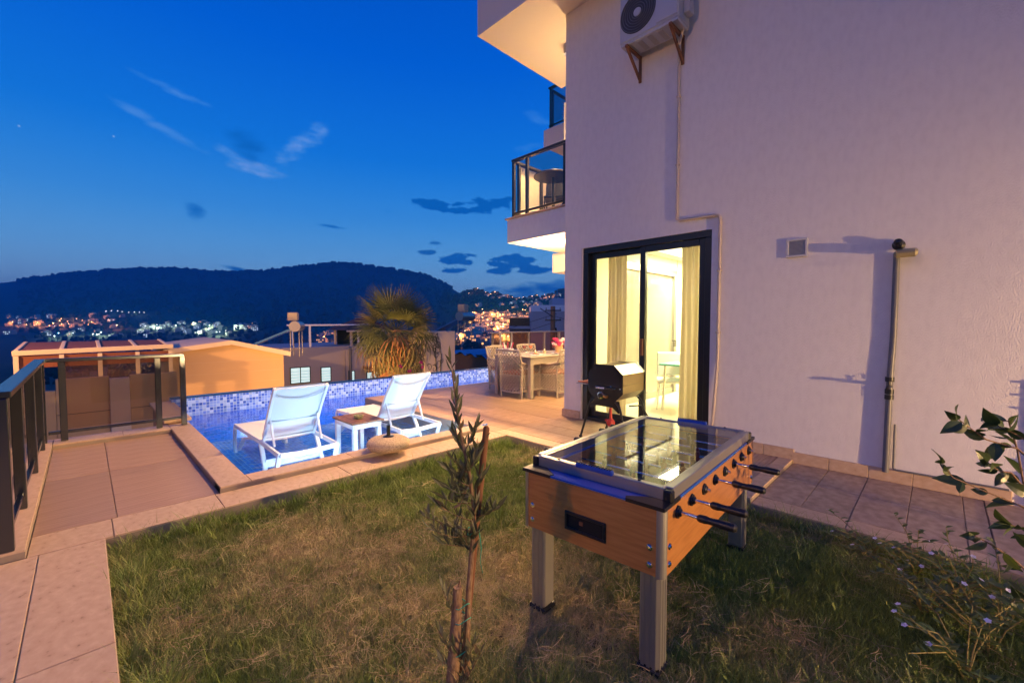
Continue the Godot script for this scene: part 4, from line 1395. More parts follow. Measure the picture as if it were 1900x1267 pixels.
	part(t, "shelf_bracket", mb, M.aluminium)
	mb = MB.new()
	mb.tube([V(0.2, 0.42, -0.2), V(0.33, 0.44, -0.25), V(0.4, 0.3, -0.3), V(0.42, 0.08, -0.3), V(0.3, 0.02, -0.25)], 0.009, 0.009, 8)
	part(t, "gas_hose", mb, M.black_plastic)
	mb = MB.new()
	mb.tube([V(0.1, 0.42, 0.04), V(0.105, 0.33, 0.045), V(0.11, 0.26, 0.05)], 0.013, 0.02, 10)
	mb.lathe([Vector2(0, -0.045), Vector2(0.03, -0.04), Vector2(0.05, -0.01), Vector2(0.05, 0.015), Vector2(0.03, 0.04), Vector2(0, 0.045)], V(0.11, 0.25, 0.05), 14, Basis(Vector3.RIGHT, PI / 2))
	mb.tube([V(0.11, 0.22, 0.05), V(0.12, 0.14, 0.05)], 0.02, 0.014, 10)
	mb.tube([V(0.04, 0.27, 0.05), V(0.11, 0.255, 0.05)], 0.016, 0.016, 10)
	part(t, "gas_regulator", mb, M.red_plastic)

# ---------- dining ----------
func lattice(mb: MB, p00: Vector3, p10: Vector3, p11: Vector3, p01: Vector3, nu: int, nv: int, r: float, bulge := 0.0) -> void:
	var f := func(u: float, v: float) -> Vector3:
		var nrm := (p10 - p00).cross(p01 - p00).normalized()
		return p00.lerp(p10, u).lerp(p01.lerp(p11, u), v) + nrm * bulge * sin(PI * u)
	for dirn in [1, -1]:
		for k in range(-nv, nu + nv):
			var pts := []
			for j in nv + 1:
				var u := float(k + (j if dirn > 0 else nv - j)) / nu
				if u >= -0.001 and u <= 1.001:
					pts.append(f.call(clampf(u, 0, 1), float(j) / nv))
			if pts.size() > 1:
				mb.tube(pts, r, r, 4, false)
	for v in [0.0, 1.0]:
		var e := []
		for j in nu + 1:
			e.append(f.call(float(j) / nu, v))
		mb.tube(e, r * 1.8, r * 1.8, 5, false)

func make_wicker(label: String, at: Vector3, turn: float) -> void:
	# faces +Z
	var t := thing("wicker_chair", label, "chair", at, turn, "wicker chairs round the dining table")
	var w := 0.28
	var mb := MB.new()
	lattice(mb, V(-w, 0.12, -0.26), V(w, 0.12, -0.26), V(w + 0.02, 0.9, -0.34), V(-w - 0.02, 0.9, -0.34), 8, 11, 0.009, -0.05)
	part(t, "woven_back", mb, M.rattan)
	for s in [-1.0, 1.0]:
		mb = MB.new()
		lattice(mb, V(s * w, 0.14, -0.26), V(s * w, 0.14, 0.26), V(s * w, 0.62, 0.24), V(s * w, 0.66, -0.29), 8, 8, 0.009, 0.012 * s)
		part(t, "woven_side", mb, M.rattan)
		mb = MB.new()
		mb.tube([V(s * (w + 0.02), 0.9, -0.34), V(s * (w + 0.01), 0.76, -0.31), V(s * w, 0.67, -0.26), V(s * w, 0.63, -0.1), V(s * w, 0.62, 0.24), V(s * w, 0.55, 0.27)], 0.018, 0.018, 8)
		part(t, "arm_rail", mb, M.rattan)
		for z in [-0.25, 0.24]:
			mb = MB.new()
			mb.tube([V(s * (w - 0.005), 0.0, z), V(s * (w - 0.005), 0.6, z)], 0.016, 0.02, 8)
			part(t, "leg", mb, M.rattan)
	mb = MB.new()
	lattice(mb, V(-w, 0.14, 0.255), V(w, 0.14, 0.255), V(w, 0.41, 0.255), V(-w, 0.41, 0.255), 8, 4, 0.009)
	part(t, "woven_apron", mb, M.rattan)
	mb = MB.new()
	mb.tube([V(-w - 0.02, 0.9, -0.34), V(-w * 0.5, 0.905, -0.385), V(0, 0.91, -0.4), V(w * 0.5, 0.905, -0.385), V(w + 0.02, 0.9, -0.34)], 0.018, 0.018, 8)
	part(t, "top_rail", mb, M.rattan)
	part(t, "seat", B(V(-w + 0.01, 0.4, -0.25), V(w - 0.01, 0.43, 0.25), 0.01), M.rattan)
	mb = MB.new()
	mb.cbox(V(-w + 0.02, 0.431, -0.24), V(w - 0.02, 0.49, 0.24), 0.022)
	part(t, "seat_cushion", mb, mat("red_cushion", 0.33, 0.1, 0.05, 0.9) if not M.has("red_cushion") else M.red_cushion)

func build_dining() -> void:
	var o := V(-5.77, 0.001, -6.78)
	var t := thing("dining_table", "long pale wicker dining table laid for dinner", "dining table", o)
	part(t, "table_top", B(V(-0.5, 0.76, -1.03), V(0.5, 0.785, 1.03), 0.008), M.rattan)
	var mb := MB.new()
	for k in 7:
		var y := 0.645 + 0.0165 * k
		for s in [-1.0, 1.0]:
			mb.tube([V(s * 0.475, y, -1.0), V(s * 0.475, y, 1.0)], 0.008, 0.008, 5)
			mb.tube([V(-0.475, y, s * 1.0), V(0.475, y, s * 1.0)], 0.008, 0.008, 5)
	part(t, "woven_apron", mb, M.rattan)
	for sx in [-1, 1]:
		for sz in [-1, 1]:
			mb = MB.new()
			for k in 36:
				var c := V(sx * 0.445, 0.005 + 0.0175 * k, sz * 0.97)
				var e := 0.038 + 0.003 * (k % 2)
				mb.cbox(c + V(-e, 0, -e), c + V(e, 0.0165, e), 0.004)
			part(t, "leg", mb, M.rattan)
	make_wicker("wicker armchair at the near end of the dining table, its back to the pool", V(-5.7, 0.001, -5.93), PI)
	make_wicker("wicker armchair on the house side of the dining table, half behind the wall", V(-5.28, 0.001, -6.5), -PI / 2)
	make_wicker("wicker armchair on the far side of the dining table, nearer the pool", V(-6.5, 0.001, -6.35), PI / 2)
	make_wicker("wicker armchair on the far side of the dining table, beside the bouquet", V(-6.5, 0.001, -7.3), PI / 2)
	# table ware
	var top := 0.787
	pane("wine_glass", 0.8, 0.8, 0.8, 0.1)
	mat("wine_red", 0.3, 0.01, 0.012, 0.1)
	mat("juice", 0.7, 0.14, 0.02, 0.1)
	var gl := [[-6.0, -6.35, 0, "dark red wine"], [-5.93, -6.47, 1, "orange drink"], [-5.75, -7.0, 0, "dark red wine"], [-5.55, -7.1, 0, "dark red wine"], [-5.5, -7.35, 1, "orange drink"]]
	var where := ["nearest the pool", "nearest the pool", "beside the bouquet", "in front of the bouquet", "by the wall corner"]
	for k in gl.size():
		var q = gl[k]
		var g := thing("wine_glass", "stemmed glass of %s on the table, %s" % [q[3], where[k]], "wine glass", V(q[0], top, q[1]), 0.0, "wine glasses on the dining table")
		mb = MB.new()
		mb.lathe([Vector2(0.035, 0.0), Vector2(0.033, 0.004), Vector2(0.005, 0.008), Vector2(0.004, 0.09), Vector2(0.02, 0.1), Vector2(0.042, 0.14), Vector2(0.04, 0.2)], Vector3.ZERO, 14)
		part(g, "glass", mb, M.wine_glass)
		mb = MB.new()
		mb.lathe([Vector2(0.0, 0.101), Vector2(0.019, 0.104), Vector2(0.038, 0.135), Vector2(0.039, 0.16), Vector2(0, 0.16)], Vector3.ZERO, 14)
		part(g, "drink", mb, M.juice if q[2] == 1 else M.wine_red)
	var b := thing("bouquet", "pink and white flowers in a pale pot on the dining table", "bouquet", V(-5.78, top, -7.2))
	mb = MB.new()
	mb.lathe([Vector2(0, 0), Vector2(0.07, 0), Vector2(0.1, 0.16), Vector2(0.09, 0.165), Vector2(0, 0.15)], Vector3.ZERO, 16)
	part(b, "pot", mb, mat("pot_orange", 0.7, 0.42, 0.22, 0.5))
	mat("petal_pink", 0.6, 0.03, 0.14, 0.6)
	mat("petal_white", 0.8, 0.66, 0.66, 0.6)
	rng.seed = 31
	var nzb := noise(0.03, 2, 8)
	for k in 22:
		mb = MB.new()
		var a := rng.randf() * TAU
		var r := sqrt(rng.randf()) * 0.13
		mb.blob(V(cos(a) * r, 0.2 + rng.randf() * 0.12 - r * 0.4, sin(a) * r), V(0.035, 0.028, 0.035), nzb, 0.7, 6, 9)
		part(b, "blossom", mb, M.petal_pink if k % 3 else M.petal_white)
	for k in 6:
		var p := thing("dinner_plate", "white dinner plate laid on the wicker table", "plate", V(-5.45 if k % 2 == 0 else -6.1, top, -6.1 - 0.32 * k), 0.0, "plates on the dining table")
		mb = MB.new()
		mb.lathe([Vector2(0, 0.004), Vector2(0.08, 0.004), Vector2(0.125, 0.018), Vector2(0.127, 0.014), Vector2(0.08, 0), Vector2(0, 0)], Vector3.ZERO, 20)
		part(p, "dish", mb, M.white_frame)
		mb = MB.new()
		mb.cbox(V(-0.06, 0.019, -0.04), V(0.06, 0.03, 0.04), 0.006, Basis(Vector3.UP, 0.5 * k))
		part(p, "napkin", mb, M.red_cushion)
	var k1 := thing("cutlery_basket", "white basket with striped red straws on the dining table", "basket", V(-6.12, top, -6.0))
	mb = MB.new()
	mb.lathe([Vector2(0, 0), Vector2(0.09, 0), Vector2(0.12, 0.11), Vector2(0.11, 0.11), Vector2(0, 0.02)], Vector3.ZERO, 14)
	part(k1, "basket", mb, M.white_frame)
	for j in 8:
		mb = MB.new()
		var a := TAU * j / 8.0
		mb.tube([V(cos(a) * 0.05, 0.03, sin(a) * 0.05), V(cos(a) * 0.11, 0.23, sin(a) * 0.11)], 0.007)
		part(k1, "straw", mb, M.petal_pink if j % 2 else M.white_frame)
	for q in [[-5.6, -6.25, "nearer the table corner"], [-5.75, -6.7, "in the middle of the table"]]:
		var c := thing("candle", "lit candle in a small glass cup, %s" % q[2], "candle", V(q[0], top, q[1]), 0.0, "candles on the dining table")
		mb = MB.new()
		mb.lathe([Vector2(0, 0), Vector2(0.03, 0), Vector2(0.035, 0.06), Vector2(0.0, 0.058)], Vector3.ZERO, 12)
		part(c, "cup", mb, mat("candle_cup", 0.7, 0.55, 0.3, 0.3))
		mb = MB.new()
		mb.lathe([Vector2(0, 0.061), Vector2(0.008, 0.068), Vector2(0.005, 0.08), Vector2(0, 0.092)], Vector3.ZERO, 8)
		part(c, "flame", mb, glow("flame_glow", 1.0, 0.75, 0.35, 4.0))

# ---------- grass ----------
func blade(mb: MB, base: Vector3, dir: Vector3, len: float, w: float, bend: float, segs := 3) -> void:
	var side := dir.cross(Vector3.UP).normalized()
	var p := base
	var up := Vector3.UP
	var last_l := base - side * w * 0.5
	var last_r := base + side * w * 0.5
	for k in segs:
		var t := float(k + 1) / segs
		up = (Vector3.UP * cos(bend * t) + dir * sin(bend * t)).normalized()
		p += up * len / segs
		var ww := w * (1.0 - t) * 0.5
		var nn := side.cross(up)
		if k == segs - 1:
			mb.tri(last_l, last_r, p, nn, nn, nn)
		else:
			mb.tri(last_l, last_r, p + side * ww, nn, nn, nn)
			mb.tri(last_l, p + side * ww, p - side * ww, nn, nn, nn)
		last_l = p - side * ww
		last_r = p + side * ww

func tuft(sd: int, n: int, len: float, w: float, bend: float, spread: float) -> ArrayMesh:
	var mb := MB.new()
	rng.seed = sd
	for k in n:
		var a := rng.randf() * TAU
		var d := V(cos(a), 0, sin(a))
		var q := rng.randf() * TAU
		blade(mb, V(cos(q), 0, sin(q)) * spread * sqrt(rng.randf()), d, len * rng.randf_range(0.5, 1.2), w * rng.randf_range(0.7, 1.2), bend * rng.randf_range(0.3, 1.4))
	return mb.done()

func straw(sd: int, n: int) -> ArrayMesh:
	# curled dry runners that lie on the turf
	var mb := MB.new()
	rng.seed = sd
	for k in n:
		var a := rng.randf() * TAU
		var p := V(rng.randf_range(-0.03, 0.03), rng.randf_range(0.0, 0.02), rng.randf_range(-0.03, 0.03))
		var pts := [p]
		var turn := rng.randf_range(-0.4, 0.4)
		var rise := rng.randf_range(0.1, 0.9)
		for j in 4:
			a += turn * rng.randf_range(0.5, 1.3)
			rise *= 0.45
			p += V(cos(a), rise, sin(a)) * rng.randf_range(0.008, 0.016)
			pts.append(p)
		mb.tube(pts, 0.0009, 0.0005, 3, false)
	return mb.done()

func scatter(called: String, label: String, mesh: Mesh, m: Material, list: Array, cols: Array) -> void:
	var mm := MultiMesh.new()
	mm.transform_format = MultiMesh.TRANSFORM_3D
	mm.use_colors = true
	mm.mesh = mesh
	mm.instance_count = list.size()
	for k in list.size():
		mm.set_instance_transform(k, list[k])
		mm.set_instance_color(k, cols[k])
	var o := MultiMeshInstance3D.new()
	o.name = numbered(called)
	o.multimesh = mm
	o.material_override = m
	o.set_meta("kind", "stuff")
	o.set_meta("label", label)
	o.set_meta("category", "grass")
	add_child(o)

func build_grass() -> void:
	var gm := mat("grass_blade", 1, 1, 1, 0.6)
	gm.vertex_color_use_as_albedo = true
	gm.backlight_enabled = true
	gm.backlight = Color(0.5, 0.5, 0.4)
	var sm := mat("straw_blade", 1, 1, 1, 0.8)
	sm.vertex_color_use_as_albedo = true
	var dryn := noise(0.55, 3, 15)
	var patch := noise(1.7, 3, 16)
	var meshes := []
	for k in 4:
		meshes.append(tuft(100 + k, 11, 0.052 if k < 2 else 0.06, 0.005, 0.8 if k < 2 else 1.7, 0.024))
	for k in 2:
		meshes.append(tuft(120 + k, 8, 0.12, 0.0055, 0.9, 0.025))
	var straws := [straw(140, 9), straw(141, 9), straw(142, 7)]
	var L := []
	var C := []
	for k in 9:
		L.append([])
		C.append([])
	rng.seed = 400
	for k in 90000:
		var x := rng.randf_range(-3.815, 0.85)
		var z := rng.randf_range(-3.71, -0.068)
		# bare edge of the view cone is skipped
		var u := (x - z) / maxf(0.05, -x - z)
		if u < -1.35 or u > 1.5 or -x - z < 0.9:
			continue
		var dry := dryn.get_noise_2d(x, z) + 0.55 * patch.get_noise_2d(x * 2.0, z * 2.0)
		dry += 0.55 * exp(-pow((x + 2.1) / 0.9, 2.0) - pow((z + 1.2) / 1.1, 2.0)) - 0.55 * smoothstep(-1.6, 0.4, x) - 0.5 * smoothstep(-3.1, -3.75, x) * smoothstep(-0.5, -1.6, z)
		var edge := minf(minf(x + 3.82, z + 3.72), -0.066 - z)
		var yy := -0.127
		var ba := Basis(Vector3.UP, rng.randf() * TAU)
		if rng.randf() < clampf(0.02 + dry * 0.035, 0.006, 0.05):
			var i := rng.randi() % 3
			var s := rng.randf_range(0.8, 1.7)
			L[6 + i].append(Transform3D((ba * Basis(Vector3.RIGHT, rng.randf_range(-0.4, 0.4))).scaled(V(s, s, s)), V(x, yy + rng.randf_range(0.004, 0.035), z)))
			var c := Color(0.62, 0.48, 0.28).lerp(Color(0.4, 0.27, 0.13), rng.randf())
			C[6 + i].append(c * rng.randf_range(0.6, 1.25))
		else:
			var long := rng.randf() < (0.2 if edge < 0.16 else 0.012) + 0.03 * smoothstep(-0.8, 0.2, x)
			var i := 4 + rng.randi() % 2 if long else (rng.randi() % 2 + (2 if rng.randf() < 0.25 + 0.5 * dry else 0))
			var s := rng.randf_range(0.65, 1.4) * (1.0 - 0.2 * clampf(dry, 0.0, 1.0))
			if edge < 0.12:
				s *= 1.15
			var ty := patch.get_noise_2d(x * 0.8 + 50.0, z * 0.8)
			s *= 1.0 + 0.35 * ty
			L[i].append(Transform3D((ba * Basis(Vector3.RIGHT, rng.randf_range(-0.25, 0.25))).scaled(V(s, s, s)), V(x, yy, z)))
			var c := Color(0.13, 0.2, 0.03).lerp(Color(0.25, 0.31, 0.055), rng.randf()).lerp(Color(0.55, 0.43, 0.2), clampf(dry * 0.9 + rng.randf_range(-0.35, 0.45), 0.0, 0.95))
			C[i].append(c * rng.randf_range(0.7, 1.25))
	for k in 6:
		scatter("grass", "short green turf of the lawn" if k < 4 else "longer grass clumps along the edges of the lawn", meshes[k], gm, L[k], C[k])
	for k in 3:
		scatter("dry_grass", "dry straw coloured runners lying over the lawn", straws[k], sm, L[6 + k], C[6 + k])

# ---------- leaves ----------
func leaf_mesh(len: float, w: float, fold: float, bend: float, segs := 5) -> ArrayMesh:
	# along +Y, face towards +Z
	var mb := MB.new()
	var rows := []
	for k in segs + 1:
		var t := float(k) / segs
		var ww := w * 0.5 * sin(PI * pow(t, 0.8)) + 0.0004
		var y := len * t
		var z := -bend * len * t * t
		rows.append([V(-ww, y, z + ww * fold), V(0, y, z), V(ww, y, z + ww * fold)])
	for k in segs:
		for j in 2:
			var a: Vector3 = rows[k][j]
			var b: Vector3 = rows[k][j + 1]
			var c: Vector3 = rows[k + 1][j + 1]
			var d: Vector3 = rows[k + 1][j]
			mb.quad_out(a, b, c, d, Vector3.BACK)
	return mb.done()

func aim(y: Vector3, roll: float) -> Basis:
	y = y.normalized()
	var x := y.cross(Vector3.UP if absf(y.y) < 0.95 else Vector3.RIGHT).normalized()
	return Basis(x, y, x.cross(y)) * Basis(Vector3.UP, roll)

func build_olive() -> void:
	var t := thing("olive_sapling", "young olive tree tied to a stake in the lawn", "olive tree", V(-1.362, -0.125, -1.113), deg_to_rad(45))
	var g := 0.125
	var mb := MB.new()
	var tr := [V(-0.02, 0, -0.02), V(-0.015, 0.2, -0.01), V(-0.005, 0.4, 0), V(0.012, 0.62, 0.0), V(0.02, 0.75, 0.005), V(-0.0, 0.9, 0.005), V(-0.03, 1.05, 0), V(-0.05, 1.17, 0), V(-0.07, 1.33, 0)]
	mb.tube(tr, 0.015, 0.003, 8)
	part(t, "trunk", mb, M.bark)
	rng.seed = 61
	var kinds := [mat("olive_leaf", 0.062, 0.07, 0.032, 0.5), mat("olive_leaf_pale", 0.16, 0.155, 0.085, 0.55), mat("olive_leaf_dry", 0.2, 0.12, 0.06, 0.6)]
	for m in kinds:
		m.backlight_enabled = true
		m.backlight = Color(0.25, 0.25, 0.15)
	var lm := [leaf_mesh(0.06, 0.015, 0.35, 0.12), leaf_mesh(0.05, 0.0135, 0.3, 0.2), leaf_mesh(0.072, 0.014, 0.4, 0.06)]
	# twigs: [start, end, leaves]
	var tw := [
		[V(-0.05, 1.17, 0), V(-0.075, 1.37, 0.0), 7], [V(-0.03, 1.05, 0), V(-0.06, 1.2, 0.015), 9], [V(-0.02, 1.0, 0), V(0.03, 1.11, 0.02), 9], [V(-0.02, 0.98, 0), V(-0.07, 1.08, -0.02), 8],
		[V(-0.01, 0.95, 0), V(0.045, 1.02, -0.02), 8], [V(0.0, 0.9, 0), V(-0.075, 0.98, 0.02), 10], [V(0.0, 0.9, 0), V(0.03, 0.98, 0.03), 8], [V(0.0, 0.88, 0), V(-0.095, 0.92, 0.0), 10],
		[V(0.01, 0.85, 0), V(-0.06, 0.9, 0.04), 8], [V(0.01, 0.82, 0), V(-0.09, 0.85, 0.02), 9], [V(0.01, 0.82, 0), V(0.05, 0.9, 0.02), 7], [V(0.015, 0.78, 0), V(-0.1, 0.79, -0.01), 8], [V(0.0, 0.86, 0), V(-0.03, 0.8, 0.05), 6],
		[V(0.015, 0.7, 0), V(-0.12, 0.78, 0.03), 7], [V(0.01, 0.66, 0), V(-0.18, 0.73, 0.02), 11], [V(0.01, 0.64, 0), V(-0.13, 0.68, 0.05), 10], [V(0.0, 0.6, 0), V(-0.165, 0.66, -0.02), 9], [V(0.0, 0.6, 0), V(-0.1, 0.62, 0.03), 8],
		[V(0.02, 0.72, 0), V(0.11, 0.76, 0.01), 7], [V(0.015, 0.67, 0), V(0.07, 0.76, -0.02), 7], [V(0.02, 0.7, 0), V(0.03, 0.8, 0.03), 9], [V(0.01, 0.62, 0), V(0.035, 0.68, 0.04), 7], [V(0.01, 0.55, 0), V(-0.01, 0.63, 0.04), 6],
		[V(-0.015, 0.12, 0), V(-0.11, 0.42, 0.02), 12], [V(-0.02, 0.1, 0.01), V(-0.125, 0.25, 0.03), 8], [V(-0.02, 0.05, 0.01), V(-0.06, 0.2, 0.05), 7], [V(-0.01, 0.1, 0.02), V(0.02, 0.22, 0.06), 8], [V(-0.015, 0.02, 0.01), V(-0.11, 0.12, 0.03), 7], [V(-0.01, 0.05, 0.02), V(0.045, 0.16, 0.03), 7],
	]
	for q in tw:
		var a: Vector3 = q[0]
		var b: Vector3 = q[1]
		var mid := (a + b) * 0.5 + V(rng.randf_range(-0.01, 0.01), -0.008, rng.randf_range(-0.01, 0.01))
		mb = MB.new()
		mb.tube([a, mid, b], 0.0026, 0.0012, 5)
		part(t, "twig", mb, M.bark)
		var d := (b - a).normalized()
		var n: int = q[2] + 6
		for k in n:
			var s := 0.18 + 0.82 * float(k) / (n - 1)
			var p := a.lerp(mid, s * 2.0) if s < 0.5 else mid.lerp(b, s * 2.0 - 1.0)
			var out := V(rng.randf_range(-1, 1), rng.randf_range(-0.1, 0.4), rng.randf_range(-1, 1)).normalized()
			var dir := (d * 0.55 + Vector3.UP * 0.65 + out * 0.75).normalized()
			if k == n - 1:
				dir = (d + Vector3.UP * 0.6 + out * 0.2).normalized()
			var pale := rng.randf()
			var low := a.y < 0.3 or a.x + b.x < -0.14
			var m: StandardMaterial3D = kinds[0] if pale < (0.25 if low else 0.72) else kinds[1] if pale < 0.95 else kinds[2]
			var sc := rng.randf_range(0.75, 1.2)
			part(t, "leaf", lm[rng.randi() % 3], m, p, aim(dir, rng.randf() * TAU).scaled(V(sc, sc, sc)))
	# stake and ties
	var s1 := single("tree_stake", "brown round stake leaning beside the olive sapling", "stake", null_mesh(), M.rust, V(-1.362, -0.125, -1.113), deg_to_rad(45))
	mb = MB.new()
	mb.tube([V(-0.04, 0, -0.03), V(0.03, 0.72, -0.02), V(0.068, 1.075, -0.015), V(0.0695, 1.09, -0.015)], 0.0135, 0.0135, 12)
	mb.tube([V(0.0695, 1.09, -0.015), V(0.07, 1.1, -0.015)], 0.0135, 0.006, 12)
	s1.mesh = mb.done()
	var s2 := single("broken_stake", "short splintered wooden stake at the foot of the olive sapling", "stake", null_mesh(), M.bark, V(-1.362, -0.125, -1.113), deg_to_rad(45))
	mb = MB.new()
	mb.tube([V(-0.075, 0, 0.02), V(-0.062, 0.2, 0.018), V(-0.052, 0.36, 0.015), V(-0.05, 0.43, 0.014)], 0.028, 0.018, 7)
	mb.tube([V(-0.06, 0.3, 0.014), V(-0.042, 0.455, 0.01)], 0.012, 0.004, 5)
	s2.mesh = mb.done()
	for q in [[0.36, -0.032, 0.03, 0.03], [0.3, -0.03, 0.03, 0.035], [0.66, 0.01, 0.0, 0.02], [0.16, -0.04, 0.02, 0.035]]:
		mb = MB.new()
		var ring := []
		for k in 11:
			var a := TAU * k / 10.0
			ring.append(V(q[1] + cos(a) * q[3], q[0] + 0.012 * sin(a * 2.0), q[2] * 0.5 + sin(a) * q[3]))
		mb.tube(ring, 0.002, 0.002, 4, false)
		part(t, "tie_string", mb, M.string_green)
	mb = MB.new()
	mb.tube([V(0.04, 0.68, 0.02), V(0.05, 0.6, 0.025), V(0.045, 0.55, 0.03), V(0.055, 0.5, 0.03)], 0.002, 0.001, 4, false)
	part(t, "tie_string", mb, M.string_green)

func null_mesh() -> Mesh:
	return B(Vector3.ZERO, V(0.01, 0.01, 0.01)).done()

func build_shrub() -> void:
	var t := thing("leafy_shrub", "dark leafy shrub reaching in over the walk beside the wall", "shrub", V(0.363, -0.125, -3.05), deg_to_rad(45))
	var k0 := 0.00239
	var P := func(u: float, v: float, z: float) -> Vector3: return V((u - 1960.0) * k0, 1.4 + 0.125 - (v - 600.0) * k0, z)
	var lm := [leaf_mesh(0.1, 0.05, 0.25, 0.25, 6), leaf_mesh(0.085, 0.036, 0.3, 0.3, 6), leaf_mesh(0.07, 0.04, 0.2, 0.2, 6)]
	var m1 := mat("shrub_leaf", 0.022, 0.042, 0.012, 0.4)
	var m2 := mat("shrub_leaf_light", 0.055, 0.085, 0.022, 0.45)
	for m in [m1, m2]:
		m.backlight_enabled = true
		m.backlight = Color(0.25, 0.3, 0.12)
	rng.seed = 88
	var br := [
		[P.call(1960, 900, 0.05), P.call(1900, 835, 0), P.call(1850, 820, -0.02), P.call(1815, 800, 0), P.call(1788, 780, 0)],
		[P.call(1960, 880, 0.1), P.call(1905, 822, 0.05), P.call(1870, 800, 0.04), P.call(1845, 788, 0.03)],
		[P.call(1960, 960, 0.0), P.call(1905, 885, -0.03), P.call(1870, 878, 0), P.call(1835, 860, 0.02)],
		[P.call(1970, 1010, 0.06), P.call(1900, 940, 0.03), P.call(1840, 915, 0), P.call(1790, 893, -0.02), P.call(1768, 866, -0.02)],
		[P.call(1970, 1040, 0.0), P.call(1905, 990, 0.05), P.call(1885, 975, 0.06), P.call(1868, 970, 0.05)],
		[P.call(1980, 1100, 0.05), P.call(1930, 1050, 0.1), P.call(1900, 1010, 0.1), P.call(1880, 1000, 0.12)],
		[P.call(1985, 1000, -0.1), P.call(1950, 850, -0.1), P.call(1920, 790, -0.08), P.call(1895, 790, -0.08)],
		[P.call(1980, 1150, 0.15), P.call(1930, 1090, 0.18), P.call(1890, 1070, 0.2)],
		[P.call(1985, 1120, 0.0), P.call(1930, 1060, -0.05), P.call(1885, 1030, -0.06), P.call(1850, 1012, -0.05)],
		[P.call(1990, 1200, 0.1), P.call(1930, 1140, 0.12), P.call(1880, 1120, 0.14), P.call(1850, 1085, 0.14)],
		[P.call(1990, 1000, 0.1), P.call(1940, 900, 0.1), P.call(1910, 860, 0.12), P.call(1880, 838, 0.14)],
		[P.call(1990, 1240, 0.2), P.call(1930, 1200, 0.22), P.call(1870, 1190, 0.24)],
	]
	var mb := MB.new()
	mb.tube([V(0.06, 0, 0), V(0.05, 0.35, 0.0), V(0.0, 0.8, 0.0)], 0.018, 0.008, 8)
	part(t, "stem", mb, M.bark)
	for b in br:
		mb = MB.new()
		mb.tube(b, 0.005, 0.002, 6)
		part(t, "branch", mb, M.bark)
		var n: int = b.size()
		for i in n - 1:
			for j in 3:
				if i == 0 and j == 0:
					continue
				var p: Vector3 = b[i].lerp(b[i + 1], (j + rng.randf() * 0.6) / 3.0)
				var d: Vector3 = (b[i + 1] - b[i]).normalized()
				var out := V(rng.randf_range(-0.6, 0.6), rng.randf_range(-0.9, 0.5), rng.randf_range(-0.8, 0.8))
				var sc := rng.randf_range(0.7, 1.15)
				part(t, "leaf", lm[rng.randi() % 3], m1 if rng.randf() < 0.75 else m2, p, aim(d * 0.7 + out, rng.randf() * TAU).scaled(V(sc, sc, sc)))
		for j in 2:
			part(t, "leaf", lm[j], m1, b[n - 1], aim((b[n - 1] - b[n - 2]).normalized() + V(0, 0.3 - 0.6 * j, 0.3), rng.randf() * TAU))

func build_flowers() -> void:
	var fl := mat("small_leaf", 0.05, 0.085, 0.02, 0.5)
	fl.backlight_enabled = true
	fl.backlight = Color(0.3, 0.35, 0.15)
	mat("petal_lilac", 0.72, 0.7, 0.76, 0.6)
	mat("stem_yellow", 0.25, 0.2, 0.06, 0.7)
	var lf := leaf_mesh(0.045, 0.02, 0.25, 0.2, 4)
	var pet := leaf_mesh(0.013, 0.012, 0.1, 0.1, 4)
	var spots := [[-0.06, -3.5, 5, 0.28, "at the corner of the lawn where the walk begins"], [0.13, -3.3, 6, 0.34, "beneath the leafy shrub"], [-0.02, -3.05, 6, 0.3, "nearest the football table's handles"], [0.2, -2.85, 6, 0.3, "leaning out with bare yellow stems"], [0.12, -2.6, 6, 0.26, "low at the edge of the picture"], [-0.28, -3.6, 4, 0.2, "sprawling over the border slabs"], [0.26, -3.15, 6, 0.36, "with the most blooms, by the shrub's stem"]]
	rng.seed = 190
	for q in spots:
		var t := thing("flowering_plant", "low pale flowering plant %s" % q[4], "flowering plant", V(q[0], -0.125, q[1]), rng.randf() * TAU, "pale flowering plants at the lawn's corner")
		for s in int(q[2]) + 4:
			var a := rng.randf() * TAU
			var d := V(cos(a), 0, sin(a))
			var h: float = q[3] * rng.randf_range(0.5, 1.1)
			var pts := [V(0, 0, 0), d * 0.05 + V(0, h * 0.5, 0), d * (0.1 + 0.1 * rng.randf()) + V(0, h * 0.85, 0), d * (0.18 + 0.14 * rng.randf()) + V(0, h, 0)]
			var mb := MB.new()
			mb.tube(pts, 0.0032, 0.0016, 5)
			part(t, "stem", mb, M.stem_yellow)
			for k in 13:
				var u := 0.1 + 0.88 * k / 12.0
				var i := mini(int(u * 3), 2)
				var p: Vector3 = pts[i].lerp(pts[i + 1], u * 3.0 - i)
				var b := rng.randf() * TAU
				part(t, "leaf", lf, fl, p, aim(V(cos(b), 0.5, sin(b)), 0.0).scaled(Vector3.ONE * rng.randf_range(0.7, 1.3)))
			if s % 2 == 0:
				var f := Node3D.new()
				f.name = "flower"
				t.add_child(f, true)
				f.position = pts[3]
				f.basis = aim(d * 0.5 + Vector3.UP, 0)
				for k in 5:
					var b := TAU * k / 5.0
					part(f, "petal", pet, M.petal_lilac, Vector3.ZERO, aim(V(cos(b), 0.35, sin(b)), 0.0))

